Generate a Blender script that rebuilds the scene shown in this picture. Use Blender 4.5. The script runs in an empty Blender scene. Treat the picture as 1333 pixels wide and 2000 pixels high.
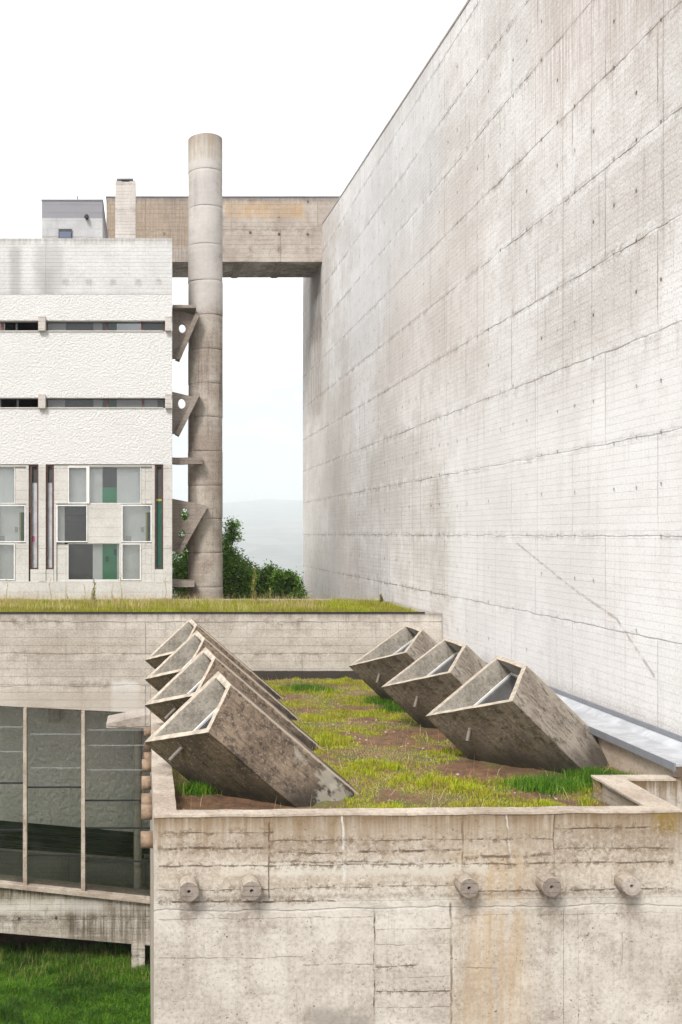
import bpy, bmesh, math, random
import numpy as np
from mathutils import Vector, noise as mnoise
random.seed(7); np.random.seed(7)
C = bpy.context.scene.collection
F, PX, PY = 2000.0, 285.0, 1042.0      # focal length and principal point used when the place was surveyed
def P(x, y, Y): return Vector(((x-PX)/F*Y, Y, (PY-y)/F*Y))

# ------------------------------------------------------------------ node helper
class NT:
    def __init__(s, name):
        s.m = bpy.data.materials.new(name); s.m.use_nodes = True
        s.t = s.m.node_tree; s.t.nodes.clear()
        s.out = s.n('ShaderNodeOutputMaterial'); s.p = s.n('ShaderNodeBsdfPrincipled')
        s.t.links.new(s.p.outputs[0], s.out.inputs[0])
        s.p.inputs['Roughness'].default_value = .9
        tc = s.n('ShaderNodeTexCoord'); s.co = tc.outputs['Object']
        sp = s.n('ShaderNodeSeparateXYZ'); s.l(s.co, sp.inputs[0]); s.x, s.y, s.z = sp.outputs
    def n(s, t): return s.t.nodes.new(t)
    def l(s, a, b): s.t.links.new(a, b)
    def put(s, v, sock):
        if hasattr(v, 'is_output') or isinstance(v, bpy.types.NodeSocket): s.l(v, sock)
        else:
            if isinstance(v, (tuple, list)) and len(v) == 3 and sock.type == 'RGBA': v = (*v, 1)
            sock.default_value = v
    def m_(s, op, a, b=0.0, c=None):
        k = s.n('ShaderNodeMath'); k.operation = op; s.put(a, k.inputs[0]); s.put(b, k.inputs[1])
        if c is not None: s.put(c, k.inputs[2])
        return k.outputs[0]
    def add(s, a, b): return s.m_('ADD', a, b)
    def mul(s, a, b): return s.m_('MULTIPLY', a, b)
    def sub(s, a, b): return s.m_('SUBTRACT', a, b)
    def mx(s, a, b): return s.m_('MAXIMUM', a, b)
    def vec(s, x, y, z=0.0):
        k = s.n('ShaderNodeCombineXYZ'); s.put(x, k.inputs[0]); s.put(y, k.inputs[1]); s.put(z, k.inputs[2]); return k.outputs[0]
    def noise(s, v, sc, det=4, rough=.55, dist=0):
        k = s.n('ShaderNodeTexNoise'); s.l(v, k.inputs['Vector']); k.inputs['Scale'].default_value = sc
        k.inputs['Detail'].default_value = det; k.inputs['Roughness'].default_value = rough; k.inputs['Distortion'].default_value = dist
        return k.outputs['Fac']
    def rng(s, v, a, b, c=0.0, d=1.0):
        k = s.n('ShaderNodeMapRange'); k.interpolation_type = 'SMOOTHSTEP'
        for i, q in enumerate((v, a, b, c, d)): s.put(q, k.inputs[i])
        return k.outputs[0]
    def mix(s, f, a, b, mode='MIX'):
        k = s.n('ShaderNodeMix'); k.data_type = 'RGBA'; k.blend_type = mode
        s.put(f, k.inputs[0]); s.put(a, k.inputs[6]); s.put(b, k.inputs[7]); return k.outputs[2]
    def bump(s, h, dist, st=1.0, prev=None):
        k = s.n('ShaderNodeBump'); k.inputs['Distance'].default_value = dist; k.inputs['Strength'].default_value = st
        s.l(h, k.inputs['Height'])
        if prev: s.l(prev, k.inputs['Normal'])
        return k.outputs[0]

def plain(name, col, rough=.6, metal=0.0, var=.0, sc=3.0):
    s = NT(name)
    if var:
        f = s.rng(s.noise(s.co, sc, 6, .65), .3, .7)
        s.put(s.mix(f, tuple(c*(1-var) for c in col), tuple(min(1, c*(1+var)) for c in col)), s.p.inputs['Base Color'])
    else: s.p.inputs['Base Color'].default_value = (*col, 1)
    s.p.inputs['Roughness'].default_value = rough; s.p.inputs['Metallic'].default_value = metal
    return s.m

def concrete(name, axis='X', base=(.42,.39,.36), light=(.52,.5,.47), dark=(.16,.13,.1), row=1.6, roff=0.0, bw=3.2,
             boards=.11, joint=.6, board=.35, streak=.4, blotch=.5, crust=.5, holes=None, top=None, patches=(), pits=.3, vlines=0.0, blotch_sc=.45,
             bottom=None, grain=.2, panelvar=.3, segs=()):
    """board-marked concrete: pour joints, panel joints, board lines, tie holes, rust and lichen streaks"""
    s = NT(name)
    u = {'X': s.x, 'Y': s.y}[axis]; v = s.z
    uv = s.vec(u, v, 0)
    if axis == 'X': uv3 = s.vec(u, v, s.y)
    else: uv3 = s.vec(u, v, s.x)
    w1 = s.mul(s.sub(s.noise(uv3, 1.3, 3), .5), .12)
    w2 = s.mul(s.sub(s.noise(uv3, 9, 3), .5), .03)
    uw = s.add(u, w2); vw = s.add(v, s.add(w1, w2))
    def brick(vv, bw, rh, mort, off=.5, sm=.3):
        k = s.n('ShaderNodeTexBrick'); s.l(vv, k.inputs['Vector'])
        k.inputs['Scale'].default_value = 1; k.inputs['Mortar Size'].default_value = mort; k.inputs['Mortar Smooth'].default_value = sm
        k.inputs['Brick Width'].default_value = bw; k.inputs['Row Height'].default_value = rh; k.offset = off
        k.inputs['Color1'].default_value = (0, 0, 0, 1); k.inputs['Color2'].default_value = (1, 1, 1, 1)
        k.inputs['Mortar'].default_value = (.5, .5, .5, 1)
        return k.outputs['Fac'], k.outputs['Color']
    pj, pc = brick(s.vec(uw, s.sub(vw, roff)), bw, row, .016, .43, .6)
    bj, bc = brick(s.vec(uw, s.sub(s.add(v, s.mul(w2, .25)), roff)), bw*2.3, boards, .006, .37, .4)
    big = s.noise(uv3, blotch_sc, 6, .66)
    mid = s.noise(uv3, 2.6, 6, .72)
    fine = s.noise(uv3, 22, 3, .75)
    st = s.noise(s.vec(s.mul(u, 5.0), s.mul(v, .28), s.mul(s.z, 0.0)), 1, 4, .7)
    st2 = s.noise(s.vec(s.mul(u, 16.0), s.mul(v, .5)), 1, 5, .7)
    hz = s.noise(s.vec(s.mul(u, .5), s.mul(v, 7.0)), 1, 6, .7)
    col = s.mix(s.rng(big, .36, .64), base, light)
    col = s.mix(s.mul(s.sub(pc, 0.0), panelvar), col, tuple(c*.72 for c in base))
    col = s.mix(s.mul(s.rng(mid, .5, .74), blotch), col, tuple(.55*a+.45*b for a, b in zip(base, dark)))
    col = s.mix(s.mul(s.rng(hz, .5, .75), blotch*.45), col, tuple(.45*a+.55*b for a, b in zip(base, dark)))
    col = s.mix(s.mul(s.rng(hz, .52, .3), blotch*.5), col, tuple(min(.75, c*1.12) for c in light))
    sm = s.mul(s.rng(st, .52, .72), s.rng(big, .68, .38, .15, 1))
    col = s.mix(s.mul(sm, streak), col, tuple(.3*a+.7*b for a, b in zip(base, dark)))
    col = s.mix(s.mul(s.mul(s.rng(st2, .56, .7), s.rng(mid, .6, .4)), streak*.7), col, dark)
    col = s.mix(s.mul(bj, s.mul(board*1.5, s.mul(s.rng(mid, .35, .6, .05, 1), s.rng(s.noise(uv3, .35, 3), .42, .58)))), col, tuple(.8*c for c in dark))
    # pour joint crust : ragged dark and pale band round each horizontal joint
    fr = s.m_('FRACT', s.m_('DIVIDE', s.sub(vw, roff), row))
    dj = s.mul(s.sub(.5, s.m_('ABSOLUTE', s.sub(fr, .5))), row)
    near = s.rng(dj, .16, .0)
    cr = s.mul(near, s.mul(s.rng(s.noise(uv3, 5, 6, .8), .45, .62), s.rng(s.noise(uv3, .6, 3), .40, .58, .12, 1)))
    col = s.mix(s.mul(cr, crust), col, tuple(.2*a+.8*b for a, b in zip(base, dark)))
    if crust > .7: col = s.mix(s.mul(s.mul(s.rng(fr, .45, .97), s.rng(st2, .52, .66)), .5), col, tuple(.45*a+.55*b for a, b in zip(base, dark)))
    near2 = s.mul(s.rng(dj, .3, .05), s.rng(mid, .55, .4))
    col = s.mix(s.mul(near2, crust*.5), col, tuple(min(.8, c*1.2) for c in light))
    col = s.mix(s.mul(pj, s.mul(joint, s.rng(s.noise(uv3, 1.1, 4), .42, .58, .04, 1))), col, tuple(.55*c for c in dark))
    if vlines:
        fu = s.m_('FRACT', s.m_('DIVIDE', s.add(u, s.mul(s.noise(s.vec(0.0, s.mul(v, .3)), 1, 2), .1)), vlines))
        du = s.mul(s.m_('ABSOLUTE', s.sub(fu, .5)), vlines)
        lm = s.mul(s.rng(du, .028, .004), s.rng(s.noise(s.vec(s.mul(u, .9), s.mul(v, .22)), 1, 2), .45, .6))
        col = s.mix(s.mul(lm, .55), col, tuple(.9*c for c in dark))
    h = s.mul(fine, .25)
    h = s.sub(h, s.mul(pj, .6)); h = s.sub(h, s.mul(bj, .5)); h = s.sub(h, s.mul(cr, .5))
    if holes:
        pu, pv, ou, ov, r = holes
        a = s.mul(s.sub(s.m_('FRACT', s.m_('DIVIDE', s.sub(u, ou), pu)), .5), pu)
        b = s.mul(s.sub(s.m_('FRACT', s.m_('DIVIDE', s.sub(v, ov), pv)), .5), pv)
        b = s.add(b, s.mul(s.sub(s.noise(s.vec(s.mul(u, .7), s.mul(v, .4)), 1, 1), .5), .25))
        d = s.m_('SQRT', s.add(s.mul(a, a), s.mul(s.mul(b, b), .55)))
        hm = s.mul(s.rng(d, r*1.5, r*.6), s.rng(s.noise(s.vec(s.mul(u, 1.4), s.mul(v, 1.4)), 1, 2), .47, .56))
        col = s.mix(hm, col, tuple(.3*c for c in dark)); h = s.sub(h, s.mul(hm, 1.5))
        col = s.mix(s.mul(s.rng(d, r*4, r*1), .2), col, dark)
    col = s.mix(s.mul(s.rng(fine, .5, .68), .15+grain*1.3), col, tuple(.35*a+.65*b for a, b in zip(base, dark)))
    col = s.mix(s.mul(s.rng(fine, .5, .32), .1+grain), col, tuple(min(.8, c*1.18) for c in light))
    pit = s.rng(s.noise(uv3, 34, 2, .5), .68, .74)
    pit = s.mul(pit, s.rng(mid, .35, .6))
    col = s.mix(s.mul(pit, pits), col, tuple(.4*c for c in dark)); h = s.sub(h, s.mul(pit, .8))
    for tz, depth, c, amt in (top or ()):
        k = s.rng(s.add(s.sub(tz, v), s.mul(s.sub(st, .5), depth*2.2)), depth, 0.0)
        k = s.mul(k, s.rng(st2, .3, .6, .35, 1))
        col = s.mix(s.mul(k, amt), col, c)
    n21 = s.sub(s.noise(uv3, 2.1, 5, .7), .5) if patches else None
    def group(items):            # masks of one colour are merged first, then mixed in once
        d = {}
        for c, f in items: d[c] = s.mx(d[c], f) if c in d else f
        return d
    def pmask(x0, x1, z0, z1, amt, soft, kind):
        wx = s.add(u, s.mul(s.sub(mid, .5), soft*2)); wz = s.add(v, s.mul(n21, soft*2.5))
        k = s.mul(s.mul(s.rng(wx, x0-soft, x0+soft), s.rng(wx, x1+soft, x1-soft)), s.mul(s.rng(wz, z0-soft, z0+soft), s.rng(wz, z1+soft, z1-soft)))
        if kind == 'streak': k = s.mul(k, s.rng(st2, .35, .62, .1, 1))
        if kind == 'blot': k = s.mul(k, s.rng(fine, .3, .6, .3, 1))
        return s.mul(k, amt)
    for c, k in group([(c, pmask(x0, x1, z0, z1, amt, soft, kind)) for (x0, x1, z0, z1, c, amt, soft, kind) in patches]).items(): col = s.mix(k, col, c)
    if segs:      # cracks, single board joints, sealed cracks, with a honeycombed crust along the dark ones
        w3 = s.add(s.mul(w2, .7), s.mul(s.sub(s.noise(uv3, 3, 2), .5), .06)); brk = s.rng(s.noise(uv3, 4.5, 4, .75), .40, .56, .2, 1); hc = s.rng(s.noise(uv3, 13, 4, .8), .50, .60)
        us, vs = s.add(u, w3), s.add(v, w3); crust_m = 0.0; it = []
        for (x0, z0, x1, z1, wd, c, amt) in segs:
            L = math.hypot(x1-x0, z1-z0); dx, dz = (x1-x0)/L, (z1-z0)/L
            du = s.sub(us, x0); dv = s.sub(vs, z0)
            tt = s.add(s.mul(du, dx), s.mul(dv, dz))
            dd = s.m_('ABSOLUTE', s.sub(s.mul(du, -dz), s.mul(dv, -dx)))
            al = s.rng(s.m_('ABSOLUTE', s.sub(tt, L/2)), L/2+.02, L/2-.02)
            k = s.mul(s.mul(s.rng(dd, wd, wd*.3), al), amt)
            cc = (.06,.035,.02) if c[0] < .105 else (.14,.10,.065) if c[0] < .26 else c
            it.append((cc, k))
            if c[0] < .105 and amt > .69 and abs(dz) < .3: crust_m = s.mx(crust_m, s.mul(s.rng(dd, .10, .0), al))
        for c, k in group(it).items(): col = s.mix(s.mul(k, brk), col, c)
        col = s.mix(s.mul(s.mul(crust_m, hc), .75), col, (.12,.08,.045))
    s.put(col, s.p.inputs['Base Color'])
    s.put(s.rng(mid, .3, .7, .8, .97), s.p.inputs['Roughness'])
    b = s.bump(h, .02, .8)
    s.l(b, s.p.inputs['Normal'])
    return s.m

def roughcast(name, col, dist=.03, sc=7.0):
    s = NT(name)
    warp = s.n('ShaderNodeVectorMath'); warp.operation = 'ADD'
    k = s.n('ShaderNodeTexNoise'); s.l(s.co, k.inputs['Vector']); k.inputs['Scale'].default_value = 3
    s.l(s.co, warp.inputs[0]); s.l(k.outputs['Color'], warp.inputs[1])
    a = s.noise(s.co, sc, 4, .6); f = s.noise(s.co, 30, 3, .6)
    h = s.add(s.rng(a, .3, .72), s.mul(f, .4))
    st = s.noise(s.vec(s.mul(s.x, 4.0), s.mul(s.z, .4), s.y), 1, 6, .7)
    c = s.mix(s.mul(s.rng(st, .55, .8), .35), col, tuple(q*.72 for q in col))
    c = s.mix(s.mul(s.rng(s.noise(s.co, .8, 5, .6), .45, .7), .25), c, tuple(q*.86 for q in col))
    s.put(c, s.p.inputs['Base Color']); s.l(s.bump(h, dist, .9), s.p.inputs['Normal'])
    return s.m

def glassm(name, tint, rough=.02, spec=.5, streaks=.05):
    s = NT(name); t = s.t
    tr = s.n('ShaderNodeBsdfTransparent'); tr.inputs[0].default_value = (*tint, 1)
    gl = s.n('ShaderNodeBsdfGlossy'); gl.inputs['Roughness'].default_value = rough; gl.inputs[0].default_value = (.9, .93, .95, 1)
    fr = s.n('ShaderNodeFresnel'); fr.inputs[0].default_value = 1.5
    wv = s.bump(s.noise(s.co, .7, 2), .02, .4); s.l(wv, gl.inputs['Normal'])
    df = s.n('ShaderNodeBsdfDiffuse'); df.inputs[0].default_value = (.5, .5, .48, 1)
    m1 = s.n('ShaderNodeMixShader'); s.put(s.mul(s.rng(s.noise(s.co, 1.7, 7, .7), .45, .8), streaks), m1.inputs[0]); s.l(tr.outputs[0], m1.inputs[1]); s.l(df.outputs[0], m1.inputs[2])
    m2 = s.n('ShaderNodeMixShader'); s.put(s.m_('MINIMUM', s.mul(fr.outputs[0], spec*3), .9), m2.inputs[0]); s.l(m1.outputs[0], m2.inputs[1]); s.l(gl.outputs[0], m2.inputs[2])
    t.links.new(m2.outputs[0], s.out.inputs[0])
    return s.m

def foliage(name, cols, trans=.35, patch=1.0, pa=None, patch_col=None):
    s = NT(name)
    g = s.n('ShaderNodeNewGeometry'); r = g.outputs['Random Per Island']
    cr = s.n('ShaderNodeValToRGB'); s.l(r, cr.inputs[0]); el = cr.color_ramp.elements
    while len(el) < len(cols): el.new(.5)
    for i, c in enumerate(cols): el[i].position = i/(len(cols)-1); el[i].color = (*c, 1)
    col = cr.outputs[0]
    nz = s.noise(s.co, patch, 5, .6)
    col = s.mix(s.mul(s.rng(nz, .42, .62), .55), col, patch_col or tuple(q*.6 for q in cols[0]))
    s.put(col, s.p.inputs['Base Color']); s.p.inputs['Roughness'].default_value = .6
    tl = s.n('ShaderNodeBsdfTranslucent'); s.l(col, tl.inputs[0])
    m = s.n('ShaderNodeMixShader'); m.inputs[0].default_value = trans
    s.l(s.p.outputs[0], m.inputs[1]); s.l(tl.outputs[0], m.inputs[2]); s.l(m.outputs[0], s.out.inputs[0])
    return s.m

# ------------------------------------------------------------------ mesh helpers
class MB:
    def __init__(s): s.v = []; s.f = []; s.mi = []
    def face(s, pts, mi=0):
        b = len(s.v); s.v += [tuple(p) for p in pts]; s.f.append(tuple(range(b, b+len(pts)))); s.mi.append(mi)
    def box(s, x0, x1, y0, y1, z0, z1, mi=0):
        b = len(s.v)
        s.v += [(x, y, z) for z in (z0, z1) for y in (y0, y1) for x in (x0, x1)]
        for q in ((0,2,3,1), (4,5,7,6), (0,1,5,4), (2,6,7,3), (0,4,6,2), (1,3,7,5)): s.f.append(tuple(b+i for i in q)); s.mi.append(mi)
        return s
    def prism(s, poly, d, mi=0):
        """poly: list of 3D points, extruded by vector d"""
        n = len(poly); b = len(s.v); d = Vector(d)
        s.v += [tuple(Vector(p)) for p in poly] + [tuple(Vector(p)+d) for p in poly]
        s.f.append(tuple(b+i for i in range(n))); s.mi.append(mi); s.f.append(tuple(b+n+i for i in reversed(range(n)))); s.mi.append(mi)
        for i in range(n):
            j = (i+1) % n; s.f.append((b+i, b+n+i, b+n+j, b+j)); s.mi.append(mi)
        return s
    def tube(s, a, b, r0, r1=None, n=16, cap=True, mi=0):
        r1 = r0 if r1 is None else r1
        a, b = Vector(a), Vector(b); d = (b-a).normalized()
        q = d.orthogonal().normalized(); w = d.cross(q); k = len(s.v)
        for c, r in ((a, r0), (b, r1)):
            for i in range(n):
                t = 2*math.pi*i/n; s.v.append(tuple(c + (q*math.cos(t)+w*math.sin(t))*r))
        for i in range(n):
            j = (i+1) % n; s.f.append((k+i, k+j, k+n+j, k+n+i)); s.mi.append(mi)
        if cap: s.f.append(tuple(k+i for i in reversed(range(n)))); s.mi.append(mi); s.f.append(tuple(k+n+i for i in range(n))); s.mi.append(mi)
        return s
    def rough_strip(s, a, b, sect, step=.25, amp=.012, seed=0):
        """beam from a to b with cross-section sect [(offset vector)...], edges slightly uneven as cast concrete"""
        a, b = Vector(a), Vector(b); L = (b-a).length; n = max(2, int(L/step)); k = len(s.v); m = len(sect)
        for i in range(n+1):
            c = a.lerp(b, i/n)
            for j, o in enumerate(sect):
                p = c + Vector(o); e = Vector(mnoise.noise_vector(p*2.3+Vector((seed, 0, 0))))*amp + Vector(mnoise.noise_vector(p*9))*amp*.35
                s.v.append(tuple(p+e))
        for i in range(n):
            for j in range(m):
                j2 = (j+1) % m; s.f.append((k+i*m+j, k+i*m+j2, k+(i+1)*m+j2, k+(i+1)*m+j)); s.mi.append(0)
        s.f.append(tuple(k+j for j in reversed(range(m)))); s.mi.append(0); s.f.append(tuple(k+n*m+j for j in range(m))); s.mi.append(0)
        return s
    def build(s, name, mat, parent=None, bevel=0, smooth=False, org=None):
        me = bpy.data.meshes.new(name)
        v = s.v
        if org is not None: v = [tuple(Vector(p)-Vector(org)) for p in v]
        me.from_pydata(v, [], s.f)
        mats = mat if isinstance(mat, (list, tuple)) else [mat]
        for m in mats: me.materials.append(m)
        if len(mats) > 1: me.polygons.foreach_set('material_index', s.mi)
        bm = bmesh.new(); bm.from_mesh(me)
        if bevel: bmesh.ops.remove_doubles(bm, verts=bm.verts, dist=1e-5)
        bmesh.ops.recalc_face_normals(bm, faces=bm.faces); bm.to_mesh(me); bm.free()
        if smooth:
            me.polygons.foreach_set('use_smooth', [len(p.vertices) == 4 for p in me.polygons])
        o = bpy.data.objects.new(name, me); C.objects.link(o)
        if parent: o.parent = parent
        if bevel:
            m = o.modifiers.new('bevel', 'BEVEL'); m.width = bevel; m.segments = 2; m.limit_method = 'ANGLE'
        return o
def tag(o, label=None, cat=None, group=None, kind=None):
    if label: o['label'] = label
    if cat: o['category'] = cat
    if group: o['group'] = group
    if kind: o['kind'] = kind
    return o
def empty(name, label, cat, loc=(0, 0, 0), group=None):
    # parents of world-placed parts stay at the origin of their parts' coordinates unless loc is given
    o = bpy.data.objects.new(name, None); C.objects.link(o); o.location = loc; o.empty_display_size = .5
    return tag(o, label, cat, group)
class Thing:
    """an Empty at the thing's base; parts are authored in world coordinates and stored relative to it"""
    def __init__(s, name, label, cat, base, group=None):
        s.o = empty(name, label, cat, base, group); s.base = Vector(base)
    def part(s, name, mb, mat, parent=None, **k):
        o = mb.build(name, mat, None, **k)
        o.parent = parent or s.o
        # mesh data keep world coordinates (materials read them); the part's offset cancels its parent's
        if parent is None: o.location = -s.base
        return o

# ------------------------------------------------------------------ materials
M = {}
pale = (.62,.60,.58)
M['church'] = concrete('church_concrete', 'Y', base=(.55,.52,.495), light=(.76,.745,.735), dark=(.20,.145,.105), row=1.6, roff=-1.65, bw=3.2, boards=.13,
    joint=.8, board=.13, streak=.6, blotch=.5, crust=.9, grain=.34, blotch_sc=.28, holes=(.8, .8, .3, -.44, .024), vlines=1.27, pits=.4, panelvar=.28,
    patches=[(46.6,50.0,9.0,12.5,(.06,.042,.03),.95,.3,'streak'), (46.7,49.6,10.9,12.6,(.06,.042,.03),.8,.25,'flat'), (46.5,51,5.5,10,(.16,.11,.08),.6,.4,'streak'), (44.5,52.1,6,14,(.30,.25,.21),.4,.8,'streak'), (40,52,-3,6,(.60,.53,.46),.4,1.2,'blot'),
             (14.5,27,-3.3,3,(.74,.735,.73),.5,1.2,'flat'), (14,21,8,14,(.36,.27,.22),.6,1.2,'streak'), (28,40,7,13.5,(.56,.58,.61),.3,1.2,'flat'), (24,34,4,9,(.47,.41,.36),.4,1.0,'blot'), (12,24.5,-3.3,-2.9,(.36,.33,.31),.45,.12,'blot')],
    segs=[(22.1,-.2,19.3,-1.0,.035,(.33,.28,.24),.7), (19.3,-1.0,17.4,-1.45,.04,(.33,.28,.24),.7), (17.4,-1.45,16.1,-2.25,.045,(.33,.28,.24),.7)])
M['gallery'] = concrete('gallery_concrete', 'X', base=(.37,.33,.285), light=(.52,.48,.43), dark=(.13,.09,.06), row=.86, roff=-2.39, bw=7.4, boards=.21,
    joint=.4, board=.3, streak=.35, blotch=.6, crust=.75, top=[(-2.14,.22,(.17,.14,.12),.75)], pits=.35, panelvar=.12,
    patches=[(-.92,-.2,-4.9,-3.98,(.60,.585,.555),.7,.08,'flat'), (-12,-.1,-4.9,-4.2,(.38,.33,.28),.5,.2,'flat'), (.3,8,-4.3,-3.7,(.03,.024,.02),.97,.015,'flat'), (-12,8,-3.2,-2.9,(.30,.25,.2),.35,.1,'blot')])
M['gallery_low'] = concrete('gallery_beam_concrete', 'X', base=(.30,.255,.20), light=(.56,.52,.46), dark=(.025,.018,.010), row=.9, roff=-9.5, bw=3.1, boards=.16,
    joint=.5, board=.6, streak=.9, blotch=1.0, crust=.9, top=[(-9.6,.5,(.07,.055,.015),.95)], patches=[(-2.2,.1,-11.0,-9.9,(.05,.035,.02),.75,.35,'streak'), (-11,.1,-10.35,-10.25,(.10,.07,.04),.6,.05,'blot'), (-11,-1.2,-10.2,-9.9,(.62,.59,.54),.5,.15,'flat')], pits=.7, holes=(1.0,.9,.1,-9.9,.03))
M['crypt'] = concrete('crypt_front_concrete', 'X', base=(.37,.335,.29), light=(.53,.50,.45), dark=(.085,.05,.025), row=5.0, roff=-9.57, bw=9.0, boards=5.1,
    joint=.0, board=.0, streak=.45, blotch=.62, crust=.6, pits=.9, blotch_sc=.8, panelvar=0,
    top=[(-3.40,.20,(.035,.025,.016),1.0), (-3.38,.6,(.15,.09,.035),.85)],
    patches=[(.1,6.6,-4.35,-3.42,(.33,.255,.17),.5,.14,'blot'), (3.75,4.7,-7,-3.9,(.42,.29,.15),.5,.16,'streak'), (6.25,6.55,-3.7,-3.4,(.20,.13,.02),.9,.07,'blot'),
             (2.0,2.5,-6.6,-5.78,(.20,.18,.155),.6,.10,'flat'), (2.45,2.75,-6.6,-5.85,(.20,.18,.155),.6,.08,'flat'), (.1,6.6,-4.62,-4.5,(.52,.49,.44),.7,.05,'blot'), (.9,1.9,-4.14,-3.98,(.52,.48,.41),.8,.03,'flat'), (1.6,4.2,-4.15,-4.0,(.52,.49,.43),.7,.05,'flat'),
             (5.0,6.5,-4.0,-3.6,(.12,.08,.04),.35,.15,'blot'), (.3,3.0,-3.9,-3.72,(.15,.10,.06),.35,.08,'blot'), (.1,6.6,-4.44,-4.38,(.14,.10,.06),.5,.03,'blot'), *[((x-285)/2000*12.5-.13, (x-285)/2000*12.5+.13, -4.75, -4.1, (.10,.065,.04), .4, .06, 'blot') for x in (368, 488.5, 911, 1073, 1231)], *[((x-285)/2000*12.5-.07, (x-285)/2000*12.5+.07, -5.6, -4.4, (.22,.17,.12), .3, .06, 'streak') for x in (368, 488.5, 911, 1073, 1231)]],
    segs=[(.15,-3.62,1.55,-3.62,.012,(.05,.03,.02),.9),(.15,-3.80,1.55,-3.81,.02,(.08,.05,.03),.9),(.15,-4.02,6.5,-4.04,.016,(.05,.03,.02),.8),(.15,-4.31,1.5,-4.31,.012,(.05,.03,.02),.9),(.15,-4.45,2.3,-4.47,.016,(.08,.05,.03),.9),
          (1.5,-3.45,1.5,-4.42,.013,(.10,.06,.035),.9),(1.5,-3.72,3.9,-3.74,.01,(.05,.03,.02),.8),(1.5,-3.87,2.4,-3.88,.012,(.05,.03,.02),.9),(2.6,-3.87,3.85,-3.86,.022,(.06,.03,.02),.9),(1.5,-3.98,3.0,-4.0,.02,(.06,.03,.02),.7),
          (3.87,-3.45,3.87,-4.5,.02,(.13,.08,.045),.8),(3.9,-3.95,5.0,-3.93,.028,(.09,.05,.03),.8),(5.0,-3.45,5.0,-4.3,.014,(.09,.06,.03),.8),(5.0,-3.61,6.2,-3.61,.014,(.05,.03,.02),.9),(3.9,-3.73,5,-3.73,.012,(.08,.05,.03),.8),(5,-3.86,6.5,-3.87,.014,(.10,.07,.04),.7),(3.9,-4.37,6.5,-4.36,.016,(.08,.05,.03),.8),(1.5,-4.3,3.85,-4.29,.01,(.10,.07,.05),.7),
          (2.39,-3.42,2.42,-4.29,.020,(.52,.52,.5),.9),(4.42,-3.42,4.46,-3.9,.016,(.5,.5,.48),.8),(4.46,-3.9,4.54,-4.25,.014,(.5,.5,.48),.6),
          (2.78,-4.55,2.78,-6.3,.016,(.09,.06,.04),.9),(3.72,-4.5,3.73,-6.3,.02,(.13,.08,.05),.8),(2.8,-4.82,3.72,-4.82,.008,(.12,.09,.06),.8),(2.8,-5.0,3.7,-5.0,.008,(.12,.09,.06),.7),(2.8,-5.27,3.3,-5.26,.012,(.10,.07,.05),.8),(2.8,-5.4,3.7,-5.4,.006,(.14,.1,.07),.6),
          (2.8,-5.57,3.72,-5.58,.012,(.10,.07,.05),.9),(2.8,-5.77,3.72,-5.77,.008,(.12,.09,.06),.8),(.15,-5.13,1.9,-5.14,.009,(.14,.10,.07),.7),(1.9,-5.24,2.77,-5.23,.010,(.13,.09,.06),.8),(.15,-4.66,2.77,-4.66,.008,(.2,.15,.11),.7),(3.75,-4.66,6.5,-4.66,.006,(.2,.15,.11),.6),(3.74,-5.3,4.3,-5.31,.008,(.15,.11,.08),.7),
          (5.3,-4.6,5.3,-6.3,.006,(.22,.17,.13),.5),(5.85,-4.9,5.85,-5.3,.012,(.18,.16,.14),.6)])
M['crypt_top'] = concrete('parapet_top_concrete', 'X', base=(.30,.24,.19), light=(.46,.40,.33), dark=(.07,.042,.026), row=30, bw=30, boards=30, joint=0, board=0,
    streak=.1, blotch=.9, crust=0, pits=.6, panelvar=0, blotch_sc=1.4)
M['crypt_in'] = concrete('parapet_inner_concrete', 'X', base=(.27,.22,.17), light=(.42,.37,.31), dark=(.05,.035,.025), row=30, bw=30, boards=.1, joint=0, board=.4,
    streak=.6, blotch=.8, crust=0, pits=.7, panelvar=0)
M['kerb_pink'] = concrete('coping_kerb_concrete', 'Y', base=(.43,.33,.25), light=(.52,.43,.35), dark=(.12,.07,.04), row=30, bw=1.3, boards=.2, joint=.6, board=.2,
    streak=.4, blotch=.5, crust=0, pits=.7, panelvar=.1)
M['beam'] = concrete('beam_concrete', 'X', base=(.30,.255,.215), light=(.44,.395,.35), dark=(.085,.06,.042), row=1.45, roff=12.3, bw=3.9, boards=.2,
    joint=.5, board=.35, streak=.4, blotch=.5, crust=.5, holes=(1.3,.72,.2,12.5,.05), pits=.3, top=[(15.2,.3,(.17,.145,.13),.9)],
    patches=[(-1.8,2.2,13.0,15.0,(.26,.18,.10),.65,.25,'blot'), (-1.8,.9,12.2,15.2,(.2,.15,.12),.5,.3,'streak'), (3.6,7.2,14.3,15.0,(.40,.25,.11),.7,.15,'streak'), (.9,2.4,12.2,15.2,(.13,.1,.09),.5,.2,'streak')])
M['tower'] = concrete('ring_concrete', 'X', base=(.26,.215,.18), light=(.41,.365,.32), dark=(.07,.05,.035), row=30, roff=5, bw=30, boards=30, joint=0, board=0,
    streak=.95, blotch=.7, crust=0, pits=.4, blotch_sc=.9, panelvar=0, top=[(13.55,1.0,(.15,.115,.09),.75)], patches=[(1.4,2.7,7.5,13.2,(.52,.51,.50),.55,.5,'flat'), (1.3,1.75,-4,2,(.2,.15,.12),.5,.1,'streak'),(1.4,2.7,12.6,13.3,(.28,.20,.10),.5,.15,'streak')],)
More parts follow.
